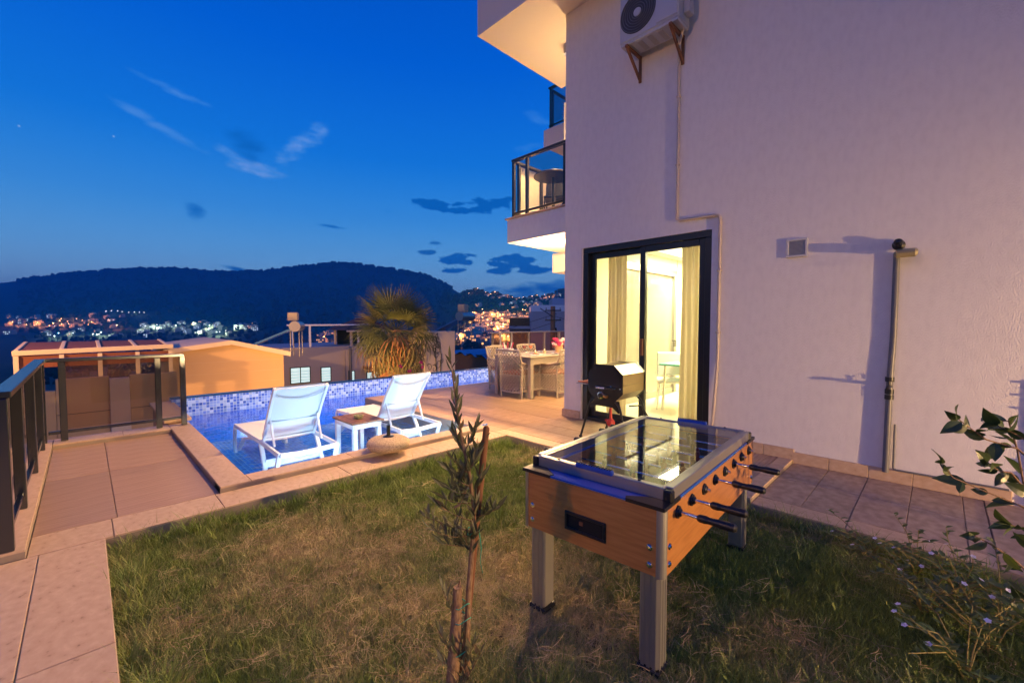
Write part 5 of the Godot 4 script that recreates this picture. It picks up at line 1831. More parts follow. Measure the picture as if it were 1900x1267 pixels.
# ---------- palm and oleander ----------
func fan_leaf(sd: int, n: int, len: float, droop: float) -> ArrayMesh:
	# stalk along +Z, blades fanned at its end, opening upwards
	var mb := MB.new()
	rng.seed = sd
	var st := len * 0.75
	mb.tube([Vector3.ZERO, V(0, 0.02, st * 0.5), V(0, 0, st)], 0.018, 0.01, 4)
	for k in n:
		var a := lerpf(-1.9, 1.9, float(k) / (n - 1))
		var d := V(sin(a), 0.12 * cos(a * 2.0), cos(a)).normalized()
		var l := len * (0.55 + 0.25 * cos(a * 0.6)) * rng.randf_range(0.85, 1.1)
		var side := d.cross(Vector3.UP).normalized()
		var p := V(0, 0, st)
		var dd := d
		var w := len * 0.026
		var lp := [p - side * w * 0.3, p, p + side * w * 0.3]
		for j in 4:
			var t := float(j + 1) / 4.0
			dd = (d + V(0, -droop * t * t * 1.6 * rng.randf_range(0.7, 1.3), 0)).normalized()
			p += dd * l / 4.0
			var ww := w * (1.0 - 0.92 * absf(t - 0.35) / 0.65)
			var np := [p - side * ww + V(0, ww * 0.4, 0), p, p + side * ww + V(0, ww * 0.4, 0)]
			for e in 2:
				mb.quad_out(lp[e], lp[e + 1], np[e + 1], np[e], Vector3.UP)
			lp = np
	return mb.done()

func build_palm() -> void:
	var o := V(-17.97, -7.0, -10.32)
	var t := thing("fan_palm", "tall fan palm with a skirt of dead fronds beyond the pool", "palm tree", o)
	var mb := MB.new()
	mb.tube([V(0, 0, 0), V(0.02, 4, 0), V(0, 8.1, 0)], 0.32, 0.24, 14)
	part(t, "trunk", mb, M.bark)
	var green := mat("palm_green", 0.075, 0.095, 0.03, 0.55)
	var olive := mat("palm_olive", 0.13, 0.12, 0.04, 0.6)
	var dry := mat("palm_dry", 0.33, 0.2, 0.09, 0.8)
	var brown := mat("palm_brown", 0.26, 0.125, 0.045, 0.85)
	for m in [green, olive]:
		m.backlight_enabled = true
		m.backlight = Color(0.3, 0.32, 0.12)
	var live := [fan_leaf(1, 22, 1.4, 0.12), fan_leaf(2, 20, 1.32, 0.35), fan_leaf(3, 20, 1.36, 0.7)]
	var dead := [fan_leaf(4, 13, 1.3, 1.5), fan_leaf(5, 11, 1.2, 2.1)]
	rng.seed = 7
	for k in 46:
		var el := lerpf(1.2, -0.45, pow(float(k) / 45.0, 0.85)) + rng.randf_range(-0.15, 0.15)
		var az := k * 2.39996
		var d := V(cos(az) * cos(el), sin(el), sin(az) * cos(el))
		var i := 0 if el > 0.7 else 1 if el > 0.15 else 2
		var b := Basis.looking_at(-d, Vector3.UP if absf(d.y) < 0.98 else Vector3.RIGHT)
		var sc := rng.randf_range(0.85, 1.1)
		part(t, "frond", live[i], green if rng.randf() < 0.7 else olive, V(0, 8.05, 0) + d * 0.12, (b * Basis(Vector3.BACK, rng.randf_range(-1.0, 1.0))).scaled(Vector3.ONE * sc))
	for k in 110:
		var f := float(k) / 109.0
		var y := 8.0 - 2.5 * f
		var el := lerpf(-0.25, -1.2, minf(1.0, f * 1.5)) + rng.randf_range(-0.15, 0.15)
		var az := k * 2.39996 + 0.5
		var d := V(cos(az) * cos(el), sin(el), sin(az) * cos(el))
		var b := Basis.looking_at(-d, Vector3.UP)
		var m: StandardMaterial3D = olive if f < 0.35 and rng.randf() < 0.7 else dry if rng.randf() < 0.45 else brown
		if f > 0.3 and rng.randf() < 0.2:
			m = olive
		part(t, "hanging_frond", dead[k % 2], m, V(0, y, 0) + V(cos(az), 0, sin(az)) * 0.22, b.scaled(Vector3.ONE * rng.randf_range(0.85, 1.15) * (1.15 - 0.25 * f)))
	# oleander in front
	var ol := thing("oleander", "oleander twigs with red blossoms behind the pool edge", "oleander", V(-11.4, -4.8, -6.72))
	var lf := leaf_mesh(0.11, 0.022, 0.2, 0.2, 4)
	mat("oleander_leaf", 0.09, 0.11, 0.04, 0.5)
	var nz := noise(0.03, 2, 4)
	for k in 9:
		var a := rng.randf() * TAU
		var top := V(rng.randf_range(-0.42, 0.42), rng.randf_range(4.58, 5.0), rng.randf_range(-0.75, 0.75))
		mb = MB.new()
		mb.tube([V(0, 0, 0), V(top.x * 0.6, 3.8, top.z * 0.6), top], 0.012, 0.005, 5)
		part(ol, "twig", mb, M.bark)
		for j in 10:
			var b := rng.randf() * TAU
			part(ol, "leaf", lf, M.oleander_leaf, V(top.x * 0.6, 3.8, top.z * 0.6).lerp(top, 0.45 + 0.055 * j), aim(V(cos(b), 0.6, sin(b)), 0))
		if k < 6:
			for j in 4:
				mb = MB.new()
				mb.blob(top + V(rng.randf_range(-0.04, 0.04), rng.randf_range(-0.02, 0.04), rng.randf_range(-0.04, 0.04)), V(0.035, 0.028, 0.035), nz, 0.8, 5, 8)
				part(ol, "blossom", mb, M.petal_pink)

# ---------- neighbours ----------
func window_in(parent: Node, at: Vector3, w: float, h: float, frame: Material, glass: Material, leaves := 2) -> void:
	# in a wall that faces +X; at is the lower corner with the smallest z
	var n := Node3D.new()
	n.name = "window"
	parent.add_child(n, true)
	n.position = at
	var mb := MB.new()
	mb.cbox(V(0.0, 0, 0), V(0.06, 0.05, w), 0.005)
	mb.cbox(V(0.0, h - 0.05, 0), V(0.06, h, w), 0.005)
	for k in leaves + 1:
		var z := (w - 0.05) * k / leaves
		mb.cbox(V(0.0, 0.051, z), V(0.058, h - 0.051, z + 0.05), 0.005)
	part(n, "frame", mb, frame)
	for k in leaves:
		var z0 := (w - 0.05) * k / leaves + 0.05
		var z1 := (w - 0.05) * (k + 1) / leaves
		part(n, "pane", B(V(0.01, 0.05, z0), V(0.03, h - 0.05, z1), 0.001), glass)
		for j in 4:
			part(n, "blind_slat", B(V(0.031, h * (0.18 + 0.18 * j), z0 + 0.01), V(0.036, h * (0.18 + 0.18 * j) + 0.02, z1 - 0.01), 0.001), M.aluminium)

func solar(at: Vector3, turn: float, label: String) -> void:
	var t := thing("solar_heater", label, "solar heater", at, turn, "solar water heaters on the roofs")
	var mb := MB.new()
	mb.cbox(V(-1.0, -0.04, -0.5), V(1.0, 0.04, 0.5), 0.01, Basis(Vector3.BACK, 0.42), V(0, 0.55, 0))
	part(t, "collector", mb, mat("solar_blue", 0.1, 0.25, 0.45, 0.1) if not M.has("solar_blue") else M.solar_blue)
	mb = MB.new()
	mb.tube([V(1.15, 1.1, -0.75), V(1.15, 1.1, 0.75)], 0.26, 0.26, 18)
	part(t, "tank", mb, M.aluminium)
	part(t, "header_tank", B(V(0.75, 1.38, -0.25), V(1.2, 1.8, 0.25), 0.03), mat("tank_cream", 0.45, 0.38, 0.27, 0.6) if not M.has("tank_cream") else M.tank_cream)
	for q in [V(-0.8, 0.2, -0.45), V(-0.8, 0.2, 0.45), V(0.9, 1.0, -0.45), V(0.9, 1.0, 0.45), V(1.3, 0.95, -0.45), V(1.3, 0.95, 0.45)]:
		mb = MB.new()
		mb.tube([V(q.x, -0.4, q.z), q], 0.025)
		part(t, "leg", mb, M.aluminium)

func build_neighbours() -> void:
	var tan := mat("tan_wall", 0.5, 0.345, 0.185, 0.85)
	var trim := mat("trim_cream", 0.6, 0.5, 0.38, 0.8)
	var grey := mat("grey_wall", 0.42, 0.38, 0.36, 0.85)
	var roof := mat("roof_tile", 0.1, 0.045, 0.035, 0.8)
	var cool := glow("cool_window", 0.7, 0.95, 0.95, 0.85)
	var green := mat("window_frame", 0.03, 0.06, 0.06, 0.4)
	# gabled house beside the pool, wall towards +X
	var t := thing("gabled_house", "tan neighbouring house with a low gable just beyond the pool", "house", V(-19, -8, 0))
	var mb := MB.new()
	# gable outline in (z, y)
	var xf := Transform3D(Basis(Vector3(0, 0, -1), Vector3.UP, Vector3.RIGHT), Vector3.ZERO)
	mb.prism([Vector2(2.1, 0), Vector2(2.1, 8.36), Vector2(3.9, 8.6), Vector2(5.75, 8.12), Vector2(5.75, 0)], -5.0, 0.0, xf)
	part(t, "wall", mb, tan)
	mb = MB.new()
	mb.prism([Vector2(1.9, 8.34), Vector2(1.9, 8.5), Vector2(3.9, 8.77), Vector2(5.95, 8.25), Vector2(5.95, 8.06), Vector2(3.9, 8.605)], -5.0, 0.22, xf)
	part(t, "roof", mb, trim)
	mb = MB.new()
	for k in 9:
		mb.cbox(V(0.0, 4.6 + 0.42 * k, -5.6), V(0.006, 4.604 + 0.42 * k, -2.2), 0.001)
	part(t, "panel_joint", mb, trim)
	solar(V(-23.5, 0.15, -6.6), 1.1, "solar heater with tank rising behind the tan gable")
	# pergola to its left
	t = thing("pergola", "white framed pergola with reddish brown awning panels", "pergola", V(-18, -8, 0))
	var awn := mat("awning_brown", 0.17, 0.05, 0.022, 0.7)
	var zs := [1.35, 0.48, -0.32, -1.18, -2.0]
	for k in 5:
		part(t, "post", B(V(-0.06, 0.0, zs[k] - 0.05), V(0.06, 8.5, zs[k] + 0.05), 0.006), trim)
		mb = MB.new()
		mb.bar(V(-0.06, 8.6, zs[k]), V(-3.0, 8.75, zs[k]), 0.1, 0.12)
		part(t, "rafter", mb, trim)
	mb = MB.new()
	mb.bar(V(0.0, 8.57, 1.42), V(0.0, 8.65, -2.08), 0.1, 0.14)
	part(t, "front_beam", mb, trim)
	for k in 4:
		part(t, "awning_panel", B(V(-0.03, 8.15, zs[k + 1] + 0.05), V(0.0, 8.5, zs[k] - 0.05), 0.004), awn)
		mb = MB.new()
		mb.quad_out(V(-0.06, 8.63, zs[k] - 0.05), V(-0.06, 8.64, zs[k + 1] + 0.05), V(-3.0, 8.78, zs[k + 1] + 0.05), V(-3.0, 8.78, zs[k] - 0.05), Vector3.UP)
		part(t, "roof_panel", mb, awn)
	# low wall with a pier, seen through the fence
	t = thing("boundary_wall", "beige boundary wall with a pale pier seen through the fence glass", "wall", V(-12, -6, 0))
	for q in [[0.42, -0.33], [-0.65, -1.45]]:
		part(t, "wall_panel", B(V(-0.15, 0, q[1]), V(0.0, 6.32, q[0]), 0.005), tan)
	part(t, "pier", B(V(-0.17, 0, -0.645), V(0.05, 6.27, -0.335), 0.008), trim)
	part(t, "wall_panel", B(V(-0.15, 0, 0.425), V(0.0, 6.1, 3.2), 0.005), tan)
	mb = MB.new()
	mb.cbox(V(0.001, 5.62, -1.45), V(0.012, 5.632, 0.42), 0.001)
	part(t, "joint", mb, M.dark_metal)
	# grey house with lit windows
	t = thing("grey_house", "grey neighbouring house with white lit windows and a roof terrace", "house", V(-26, -9, 0))
	mb = MB.new()
	mb.box(V(-3.0, 4.5, -11.2), V(6.0, 9.02, 6.9))
	part(t, "wall", mb, grey)
	part(t, "wall_panel", B(V(0.001, 0.0, -14.6), V(0.3, 8.8, -11.35), 0.01), grey)
	part(t, "lower_wing", B(V(-3.0, 0, -17.0), V(0.6, 7.1, -14.61), 0.01), grey)
	mb = MB.new()
	mb.prism([Vector2(12.4, 7.75), Vector2(15.0, 7.1), Vector2(15.0, 7.0), Vector2(12.4, 7.55)], 0.3, 1.3, xf)
	part(t, "lean_to_roof", mb, roof)
	window_in(t, V(0.0, 6.95, -9.3), 1.12, 0.95, green, cool, 2)
	window_in(t, V(0.0, 6.9, -10.5), 0.62, 0.9, green, cool, 1)
	window_in(t, V(0.3, 6.75, -11.85), 0.42, 0.74, green, cool, 1)
	window_in(t, V(0.3, 6.68, -13.5), 0.9, 0.64, green, cool, 2)
	mb = MB.new()
	mb.tube([V(0.36, 0.5, -11.6), V(0.36, 8.9, -11.55)], 0.09, 0.09, 8)
	part(t, "drain_pipe", mb, M.pipe_grey)
	mb = MB.new()
	mb.bar(V(0.06, 6.55, -8.0), V(0.06, 6.75, -11.3), 0.05, 0.05)
	mb.bar(V(0.06, 5.0, -8.0), V(0.06, 6.55, -8.0), 0.05, 0.05, Vector3.RIGHT)
	part(t, "yard_frame", mb, M.dark_metal)
	var pf := thing("roof_pergola", "white metal pergola frame on the grey house's roof", "pergola", V(-26, 0.02, 0))
	for z in [-9.35, -12.3]:
		for x in [-0.1, -3.0]:
			part(pf, "post", B(V(x - 0.05, 0, z - 0.05), V(x + 0.05, 1.22, z + 0.05), 0.005), M.white_frame)
	mb = MB.new()
	mb.bar(V(-0.1, 1.27, -9.0), V(-0.1, 1.3, -13.2), 0.1, 0.09)
	mb.bar(V(-3.0, 1.27, -9.0), V(-3.0, 1.3, -13.2), 0.1, 0.09)
	part(pf, "beam", mb, M.white_frame)
	var pv := thing("roof_pavilion", "small roof pavilion with a dark tiled hip roof behind the palm", "pavilion", V(-27, 0.02, -13.0))
	for sx in [-1, 1]:
		for sz in [-1, 0, 1]:
			part(pv, "post", B(V(sx * 1.2 - 0.06, 0, sz * 1.3 - 0.06), V(sx * 1.2 + 0.06, 0.95, sz * 1.3 + 0.06), 0.006), trim)
	part(pv, "back_wall", B(V(-1.15, 0, -1.2), V(-1.1, 0.94, 1.2), 0.004), M.dark_metal)
	mb = MB.new()
	for q in [[V(1.5, 0.96, 1.7), V(1.5, 0.96, -1.7), V(0, 1.75, -0.3), V(0, 1.75, 0.3), Vector3.RIGHT], [V(-1.5, 0.96, 1.7), V(-1.5, 0.96, -1.7), V(0, 1.75, -0.3), V(0, 1.75, 0.3), Vector3.LEFT], [V(1.5, 0.96, 1.7), V(-1.5, 0.96, 1.7), V(0, 1.75, 0.3), V(0, 1.75, 0.3), Vector3.BACK], [V(1.5, 0.96, -1.7), V(-1.5, 0.96, -1.7), V(0, 1.75, -0.3), V(0, 1.75, -0.3), Vector3.FORWARD]]:
		mb.quad_out(q[0], q[1], q[2], q[3], q[4] + Vector3.UP)
	part(pv, "roof", mb, roof)
	var fa := MB.new()
	fa.cbox(V(1.44, 0.86, -1.7), V(1.52, 0.96, 1.7), 0.005)
	part(pv, "fascia", fa, trim)
	# wall with wrought iron scrolls
	t = thing("scroll_wall", "cream wall panel with black wrought iron scrolls beside the palm", "wall", V(-17, -7, 0))
	part(t, "panel", B(V(-2.5, 0, -13.0), V(0, 8.02, -11.2), 0.01), mat("panel_cream", 0.52, 0.45, 0.38, 0.85))
	rng.seed = 77
	for k in 16:
		mb = MB.new()
		var c := V(0.02, rng.randf_range(6.1, 7.8), rng.randf_range(-12.2, -11.35))
		var pts := []
		var s := 1.0 if k % 2 else -1.0
		var r := rng.randf_range(0.1, 0.2)
		for j in 15:
			var a := s * j * 0.5 + k
			var rr := r * (1.0 - j / 17.0)
			pts.append(c + V(0, sin(a) * rr * 1.3, cos(a) * rr))
		mb.tube(pts, 0.014, 0.008, 5)
		part(t, "iron_scroll", mb, M.dark_metal)
	mb = MB.new()
	mb.tube([V(0.02, 6.0, -11.9), V(0.03, 7.0, -11.8), V(0.02, 7.95, -11.95)], 0.02, 0.012, 6)
	mb.tube([V(0.02, 6.0, -12.1), V(0.03, 6.9, -12.15), V(0.02, 7.6, -11.9)], 0.02, 0.012, 6)
	part(t, "iron_stem", mb, M.dark_metal)
	solar(V(-20.5, 0.7, -15.2), 0.4, "solar heater standing behind the scroll wall")
	# tarpaulin roof in the dip
	t = thing("tarpaulin_shed", "low shed roofed with rippled blue tarpaulin below the hillside", "shed", V(-22, -9, -21))
	part(t, "wall", B(V(-2.5, 0, -2.5), V(2.5, 8.3, 2.5), 0.01), mat("shed_brown", 0.12, 0.08, 0.05, 0.9))
	mb = MB.new()
	sheet(mb, func(u, v): return V(lerpf(-2.7, 2.7, u), 8.4 + 0.25 * u * -1.0 + 0.1 * sin(u * 31.0), lerpf(-2.7, 2.7, v)), 30, 6, 0.02)
	part(t, "tarpaulin", mb, mat("tarp_blue", 0.03, 0.25, 0.45, 0.5))
	# pale block of flats on the right
	t = thing("pale_flats", "pale flat roofed house with a dark balcony on the right", "house", V(-40, -14, -46), deg_to_rad(45))
	part(t, "wall", B(V(-1.6, 0, -8), V(8, 17.1, 0), 0.02), mat("flats_wall", 0.46, 0.42, 0.42, 0.85))
	part(t, "parapet", B(V(-1.5, 17.11, -7.8), V(8, 18.0, -0.1), 0.02), M.white_frame)
	part(t, "side_wing", B(V(-4.6, 0, -7), V(-1.61, 14.6, -0.6), 0.02), mat("wing_dark", 0.07, 0.07, 0.08, 0.6))
	part(t, "balcony_slab", B(V(-4.7, 14.61, -7), V(-1.61, 15.0, -0.3), 0.02), M.flats_wall)
	part(t, "balcony_glass", B(V(-4.6, 15.01, -0.5), V(-1.7, 16.2, -0.45), 0.005), M.dark_metal)
	part(t, "wall_strip", B(V(3.4, 0, 0.01), V(4.6, 17.4, 0.5), 0.02), mat("brick_orange", 0.4, 0.16, 0.09, 0.85))
	for k in 2:
		part(t, "window", B(V(-3.6 + 1.1 * k, 13.2, -0.62), V(-2.9 + 1.1 * k, 14.2, -0.55), 0.01), M.smoke_glass)
	part(t, "upper_house", B(V(2.2, 17.0, -14), V(10, 19.4, -8.1), 0.02), M.flats_wall)
	# utility pole with its wires
	t = thing("utility_pole", "wooden utility pole with cross arms and brace by the flats", "utility pole", V(-25.6, -9.0, -31.0), deg_to_rad(45))
	mb = MB.new()
	mb.tube([V(0, 0, 0), V(0, 12.0, 0)], 0.3, 0.22, 10)
	part(t, "pole", mb, M.bark)
	for y in [11.6, 10.7]:
		mb = MB.new()
		mb.bar(V(-0.75, y, 0.2), V(0.75, y, 0.2), 0.09, 0.11)
		part(t, "cross_arm", mb, M.dark_metal)
		for x in [-0.65, 0.0, 0.65]:
			mb = MB.new()
			mb.tube([V(x, y + 0.05, 0.2), V(x, y + 0.28, 0.2)], 0.05, 0.03, 6)
			part(t, "insulator", mb, M.pipe_grey)
	mb = MB.new()
	mb.tube([V(0.7, 6.0, 0.2), V(0.25, 10.0, 0.2)], 0.09, 0.09, 6)
	part(t, "brace", mb, M.dark_metal)
	mb = MB.new()
	mb.tube([V(0, 11.0, 0.2), V(-1.2, 11.8, 0.25)], 0.05, 0.04, 6)
	part(t, "lamp_arm", mb, M.dark_metal)
	for q in [[V(-25.3, 2.3, -31.2), V(-62, -3, -10)], [V(-25.3, 1.6, -31.2), V(-60, -4.5, -10)], [V(-25.8, 2.2, -31.0), V(-20, 2.4, -60)]]:
		var pts := []
		for k in 17:
			var s := k / 16.0
			pts.append(q[0].lerp(q[1], s) - V(0, 2.4 * sin(PI * s), 0))
		mb = MB.new()
		mb.tube(pts, 0.02, 0.02, 4, false)
		part(t, "wire", mb, M.dark_metal).transform = t.transform.affine_inverse()

# ---------- town ----------
func build_town() -> void:
	rng.seed = 2024
	var walls := [mat("town_white", 0.5, 0.48, 0.46, 0.85), mat("town_cream", 0.46, 0.4, 0.33, 0.85), mat("town_grey", 0.33, 0.31, 0.3, 0.85)]
	var warm_w := glow("warm_window", 1.0, 0.45, 0.14, 2.0)
	var cool_w := glow("pale_window", 0.75, 0.9, 1.0, 1.6)
	var bulb := glow("street_bulb", 1.0, 0.55, 0.22, 14.0)
	var white_bulb := glow("white_bulb", 0.9, 0.96, 1.0, 10.0)
	var roof_red: StandardMaterial3D = M.roof_tile
	# three kinds of house, fronts towards +Z
	var kinds := []
	for k in 4:
		var body := MB.new()
		var win := MB.new()
		var w: float = [9.0, 12.0, 8.0, 14.0][k]
		var st: int = [2, 3, 2, 2][k]
		body.box(V(0, st * 1.5 - 3.0, 0), V(w, st * 3.0 + 6.0, 9.0))
		body.box(V(w * 0.12, st * 3.0 + 1.3, -1.5), V(w * 0.5, 2.6, 5.0))
		body.box(V(0, st * 3.0 + 0.2, 4.4), V(w, 0.8, 0.2))
		for f in st:
			body.box(V(-w * 0.1, f * 3.0 + 3.0, 5.0), V(w * 0.7, 0.2, 1.4))
			for j in int(w / 3.0):
				if (j + f + k) % 3 != 0:
					win.box(V(-w / 2 + 1.6 + 3.0 * j, f * 3.0 + 1.5, 4.5), V(1.5, 1.5, 0.16))
		var roof := MB.new()
		if k % 2 == 0:
			roof.prism([Vector2(-w * 0.3, 0), Vector2(w * 0.3, 0), Vector2(0, 1.4)], -3.0, 3.0, Transform3D(Basis(), V(w * 0.12, st * 3.0 + 2.6, -1.5)))
		kinds.append([body.done(), win.done(), roof.done() if k % 2 == 0 else null])
	var F := V(-0.70711, 0, -0.70711)
	var Rr := V(0.70711, 0, -0.70711)
	var place := func(s: float, f: float) -> Vector3:
		var p: Vector3 = F * f + Rr * (f * s * 0.01)
		p.y = ground_y(p)
		return p
	var clusters := [
		# bearing range, depth range, houses, words, group, warm share
		[-14.0, 2.0, 330, 470, 60, "low on the orange lit hillside town", "hillside houses, lower slope", 0.9],
		[-10.0, 10.0, 470, 640, 64, "halfway up the orange lit hillside town", "hillside houses, middle slope", 0.85],
		[-8.0, 12.5, 760, 980, 34, "along the crest of the right hand hill", "hillside houses on the crest", 0.7],
		[-118, -90, 880, 1010, 44, "in the far town at the foot of the dark hill", "houses in the far town", 0.75],
		[-118, -84, 700, 820, 14, "among trees in the valley on the left", "houses in the valley", 0.3],
		[-86, -60, 760, 930, 46, "in the pale lit quarter above the tan gable", "houses in the pale quarter", 0.25],
		[-46, -33, 640, 800, 12, "in the glowing cluster behind the roof pergola", "houses behind the roof pergola", 0.95],
	]
	var tones := ["white", "cream", "grey"]
	for c in clusters:
		for k in int(c[4]):
			var s := rng.randf_range(c[0], c[1])
			var f := rng.randf_range(c[2], c[3])
			var p: Vector3 = place.call(s, f)
			var kd := rng.randi() % 4
			var tone := rng.randi() % 3
			var is_warm := rng.randf() < float(c[7])
			var h := thing("town_house", "%s house, %s windows, %s" % [tones[tone], "warm lit" if is_warm else "cool lit", c[5]], "house", p, deg_to_rad(45.0 + rng.randf_range(-55, 55)), "%s, %s with %s windows" % [c[6], tones[tone], "warm" if is_warm else "cool"])
			h.scale = Vector3.ONE * rng.randf_range(0.75, 1.05)
			part(h, "wall", kinds[kd][0], walls[tone])
			part(h, "lit_window", kinds[kd][1], warm_w if is_warm else cool_w)
			if kinds[kd][2]:
				part(h, "roof", kinds[kd][2], roof_red)
	# street lamps: a pole, a glowing head and its light
	var pole := MB.new()
	pole.tube([V(0, -1, 0), V(0, 7.6, 0), V(1.2, 8.0, 0)], 0.12, 0.08, 5)
	var pm := pole.done()
	var hd := MB.new()
	hd.blob(V(1.4, 7.9, 0), V(0.55, 0.4, 0.55), noise(0.01), 0.0, 6, 8)
	var hm := hd.done()
	var sl := []
	for k in 56:
		sl.append([rng.randf_range(-13, 9.5), rng.randf_range(330, 680), 0, "street lamp on the orange lit hillside town", "street lamps in the hillside town", 420.0])
	for k in 16:
		sl.append([-9.5 + 1.4 * k + rng.randf_range(-0.5, 0.5), rng.randf_range(930, 1000), 0, "street lamp along the crest of the right hand hill", "street lamps on the crest", 160.0])
	for k in 22:
		sl.append([rng.randf_range(-118, -91), rng.randf_range(860, 960), 0, "street lamp in the far town below the dark hill", "street lamps in the far town", 420.0])
	for k in 9:
		sl.append([-96 + 1.3 * k, 1035.0 - 2.0 * k, 1, "white lamp along the road under the quarry scar", "lamps along the hill road", 40.0])
	for k in 16:
		sl.append([rng.randf_range(-86, -61), rng.randf_range(740, 900), 1, "white lamp in the pale lit quarter", "lamps in the pale quarter", 420.0])
	for k in 7:
		sl.append([rng.randf_range(-45, -34), rng.randf_range(630, 760), 0, "street lamp in the cluster behind the roof pergola", "street lamps behind the roof pergola", 500.0])
	for k in 8:
		sl.append([rng.randf_range(-112, -95), rng.randf_range(690, 760), 1, "white lamp among the valley trees", "lamps in the valley", 300.0])
	for q in sl:
		var p: Vector3 = place.call(q[0], q[1])
		var t := thing("street_lamp", q[3], "street lamp", p, rng.randf() * TAU, q[4])
		part(t, "pole", pm, M.dark_metal)
		part(t, "lamp_head", hm, bulb if q[2] == 0 else white_bulb)
		if q[5] > 0.0:
			lamp(t, "street_light", V(1.4, 6.9, 0), Color(1.0, 0.62, 0.3) if q[2] == 0 else Color(0.85, 1.0, 0.85), q[5], 0.5)
	# unseen near lamps: first pair added as fill, the rest read from their light
	for q in [[V(-3.0, -4.0, 9.5), "added unseen fill lamp across the lane behind the garden", 29.0, 9.6, Vector3.ZERO, 0.0], [V(-9.0, -4.5, 5.5), "added unseen fill lamp behind the garden fence", 20.0, 9.5, V(2.3, -5, -5.6), 22.0], [V(-14.0, -6.0, 7.0), "street lamp by the neighbouring pergola", 200.0, 9.6, V(-5, -3.2, -10), 34.0], [V(-14.8, -5.5, -7.0), "street lamp on the lower lane in front of the palm", 40.0, 4.1, Vector3.ZERO, 0.0]]:
		var t := thing("unseen_near_lamp", q[1], "street lamp", q[0], 0.0)
		var mb := MB.new()
		mb.tube([V(0, 0, 0), V(0, q[3], 0)], 0.07, 0.05, 8)
		part(t, "pole", mb, M.dark_metal)
		mb = MB.new()
		mb.lathe([Vector2(0, 0), Vector2(0.14, 0.03), Vector2(0.18, 0.15), Vector2(0.12, 0.27), Vector2(0, 0.3)], V(0, q[3], 0), 14)
		part(t, "lamp_globe", mb, glow("sodium_globe", 1.0, 0.7, 0.4, 6.0) if not M.has("sodium_globe") else M.sodium_globe)
		if q[5] > 0.0:   # hooded head that throws its light one way
			mb = MB.new()
			mb.lathe([Vector2(0.19, -0.05), Vector2(0.2, 0.3), Vector2(0, 0.34)], V(0, q[3] + 0.15, 0) - q[4].normalized() * 0.12, 14, aim(-q[4], 0))
			part(t, "hood", mb, M.dark_metal)
			spot(t, "street_glow", V(0, q[3] + 0.15, 0) + q[4].normalized() * 0.2, q[4], SODIUM, q[2], q[5], 0.14)
		else:
			lamp(t, "street_glow", V(0, q[3] + 0.15, 0), SODIUM, q[2], 0.16)

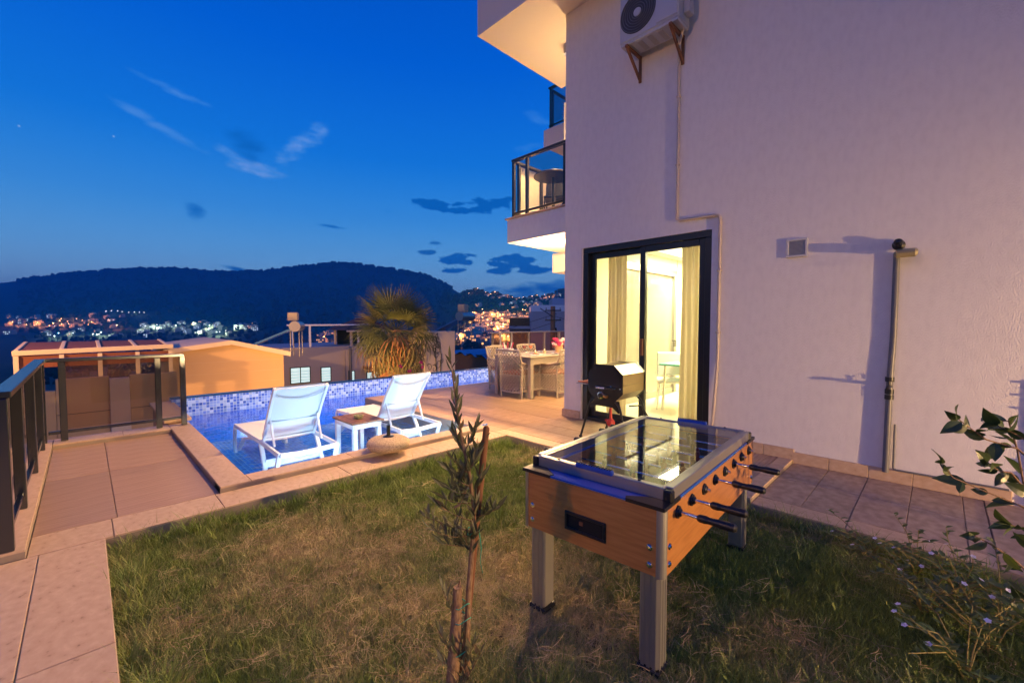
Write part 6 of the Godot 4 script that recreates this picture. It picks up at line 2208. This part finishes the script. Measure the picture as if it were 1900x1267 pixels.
func build_lamps() -> void:
	# terrace lights under the balcony and the terrace roof
	var gl := glow("terrace_glow", 1.0, 0.8, 0.55, 5.0)
	for q in [[V(-4.65, 2.779, -5.62), 8.3], [V(-4.9, 2.459, -8.3), 8.0], [V(-4.9, 2.459, -10.6), 9.0]]:
		var t := thing("terrace_downlight", "round downlight in the soffit over the terrace", "downlight", q[0], 0.0, "downlights over the terrace")
		var mb := MB.new()
		mb.lathe([Vector2(0, -0.03), Vector2(0.07, -0.03), Vector2(0.09, 0)], Vector3.ZERO, 16)
		part(t, "lamp_disc", mb, gl)
		if q[1] > 8.2:
			lamp(t, "terrace_light", V(0, -0.1, 0), WARM, q[1], 0.08)
		else:
			spot(t, "terrace_light", V(0, -0.05, 0), Vector3.DOWN, WARM, q[1], 88.0, 0.08)
	for q in [[-5.55, 2.1], [-9.2, 1.9]]:
		var t := thing("wall_sconce", "glowing wall sconce on the house front over the terrace", "wall lamp", V(-4.0, q[1], q[0]), 0.0, "sconces on the house front")
		part(t, "back_plate", B(V(-0.02, -0.1, -0.05), V(-0.001, 0.1, 0.05), 0.004), M.dark_metal)
		var mb := MB.new()
		mb.lathe([Vector2(0, -0.08), Vector2(0.05, -0.07), Vector2(0.06, 0.05), Vector2(0, 0.09)], V(-0.1, 0, 0), 14)
		part(t, "lamp_globe", mb, gl)
		lamp(t, "sconce_light", V(-0.1, 0, 0), WARM, 2.6, 0.06)
	var bl := thing("balcony_lamp", "glowing wall lamp on the first floor balcony", "wall lamp", V(-4.0, 4.75, -5.95))
	var bm := MB.new()
	bm.lathe([Vector2(0, -0.1), Vector2(0.06, -0.08), Vector2(0.07, 0.06), Vector2(0, 0.1)], V(-0.1, 0, 0), 18)
	part(bl, "back_plate", B(V(-0.03, -0.08, -0.05), V(-0.001, 0.08, 0.05), 0.004), M.dark_metal)
	part(bl, "lamp_globe", bm, gl)
	lamp(bl, "balcony_light", V(-0.1, 0, 0), WARM, 2.6, 0.06)
	# unseen cylinder downlight added to light the lawn, lamp set back inside
	var cd := thing("added_downlight", "added unseen cylinder downlight under the upper overhang by the house corner", "downlight", V(-4.4, 5.899, -5.665))
	var cm := MB.new()
	cm.lathe([Vector2(0.052, -0.15), Vector2(0.06, -0.15), Vector2(0.06, 0.0)], Vector3.ZERO, 20)
	cm.lathe([Vector2(0.052, -0.03), Vector2(0.052, -0.15)], Vector3.ZERO, 20)
	part(cd, "tube", cm, M.ac_white)
	cm = MB.new()
	cm.lathe([Vector2(0, -0.05), Vector2(0.05, -0.05), Vector2(0.05, -0.035)], Vector3.ZERO, 16)
	part(cd, "lamp_disc", cm, gl)
	spot(cd, "added_soffit_light", V(0, -0.152, 0), V(0.15, -1, 0.45), WARM, 78.0, 56.0, 0.05)
	# two garden lamps beyond the right edge of the picture
	for q in [[V(6.0, -0.1, -3.3), 0.62, 68.0, "low garden bollard lamp beside the house wall"], [V(3.7, -0.024, -3.75), 2.1, 3.0, "tall garden post lamp beside the house wall"]]:
		var t := thing("garden_lamp", q[3], "garden lamp", q[0])
		var mb := MB.new()
		mb.tube([V(0, 0, 0), V(0, q[1] - 0.1, 0)], 0.03, 0.03, 12)
		part(t, "post", mb, M.dark_metal)
		mb = MB.new()
		mb.lathe([Vector2(0, -0.1), Vector2(0.05, -0.1), Vector2(0.06, 0.06), Vector2(0, 0.065)], V(0, q[1], 0), 16)
		part(t, "lamp_globe", mb, gl)
		mb = MB.new()
		mb.lathe([Vector2(0, 0.067), Vector2(0.2, 0.067), Vector2(0.2, 0.08), Vector2(0, 0.12)], V(0, q[1], 0), 18)
		part(t, "cap", mb, M.dark_metal)
		lamp(t, "garden_light", V(0, q[1], 0), WARM, q[2], 0.06)

func _ready() -> void:
	make_materials()
	setup()
	build_terrain()
	build_ground()
	build_pool()
	build_house()
	build_room()
	build_lamps()
	build_neighbours()
	build_town()
	build_wall_things()
	build_pool_things()
	build_football()
	build_grill()
	build_dining()
	build_palm()
	build_olive()
	build_shrub()
	build_flowers()
	build_grass()
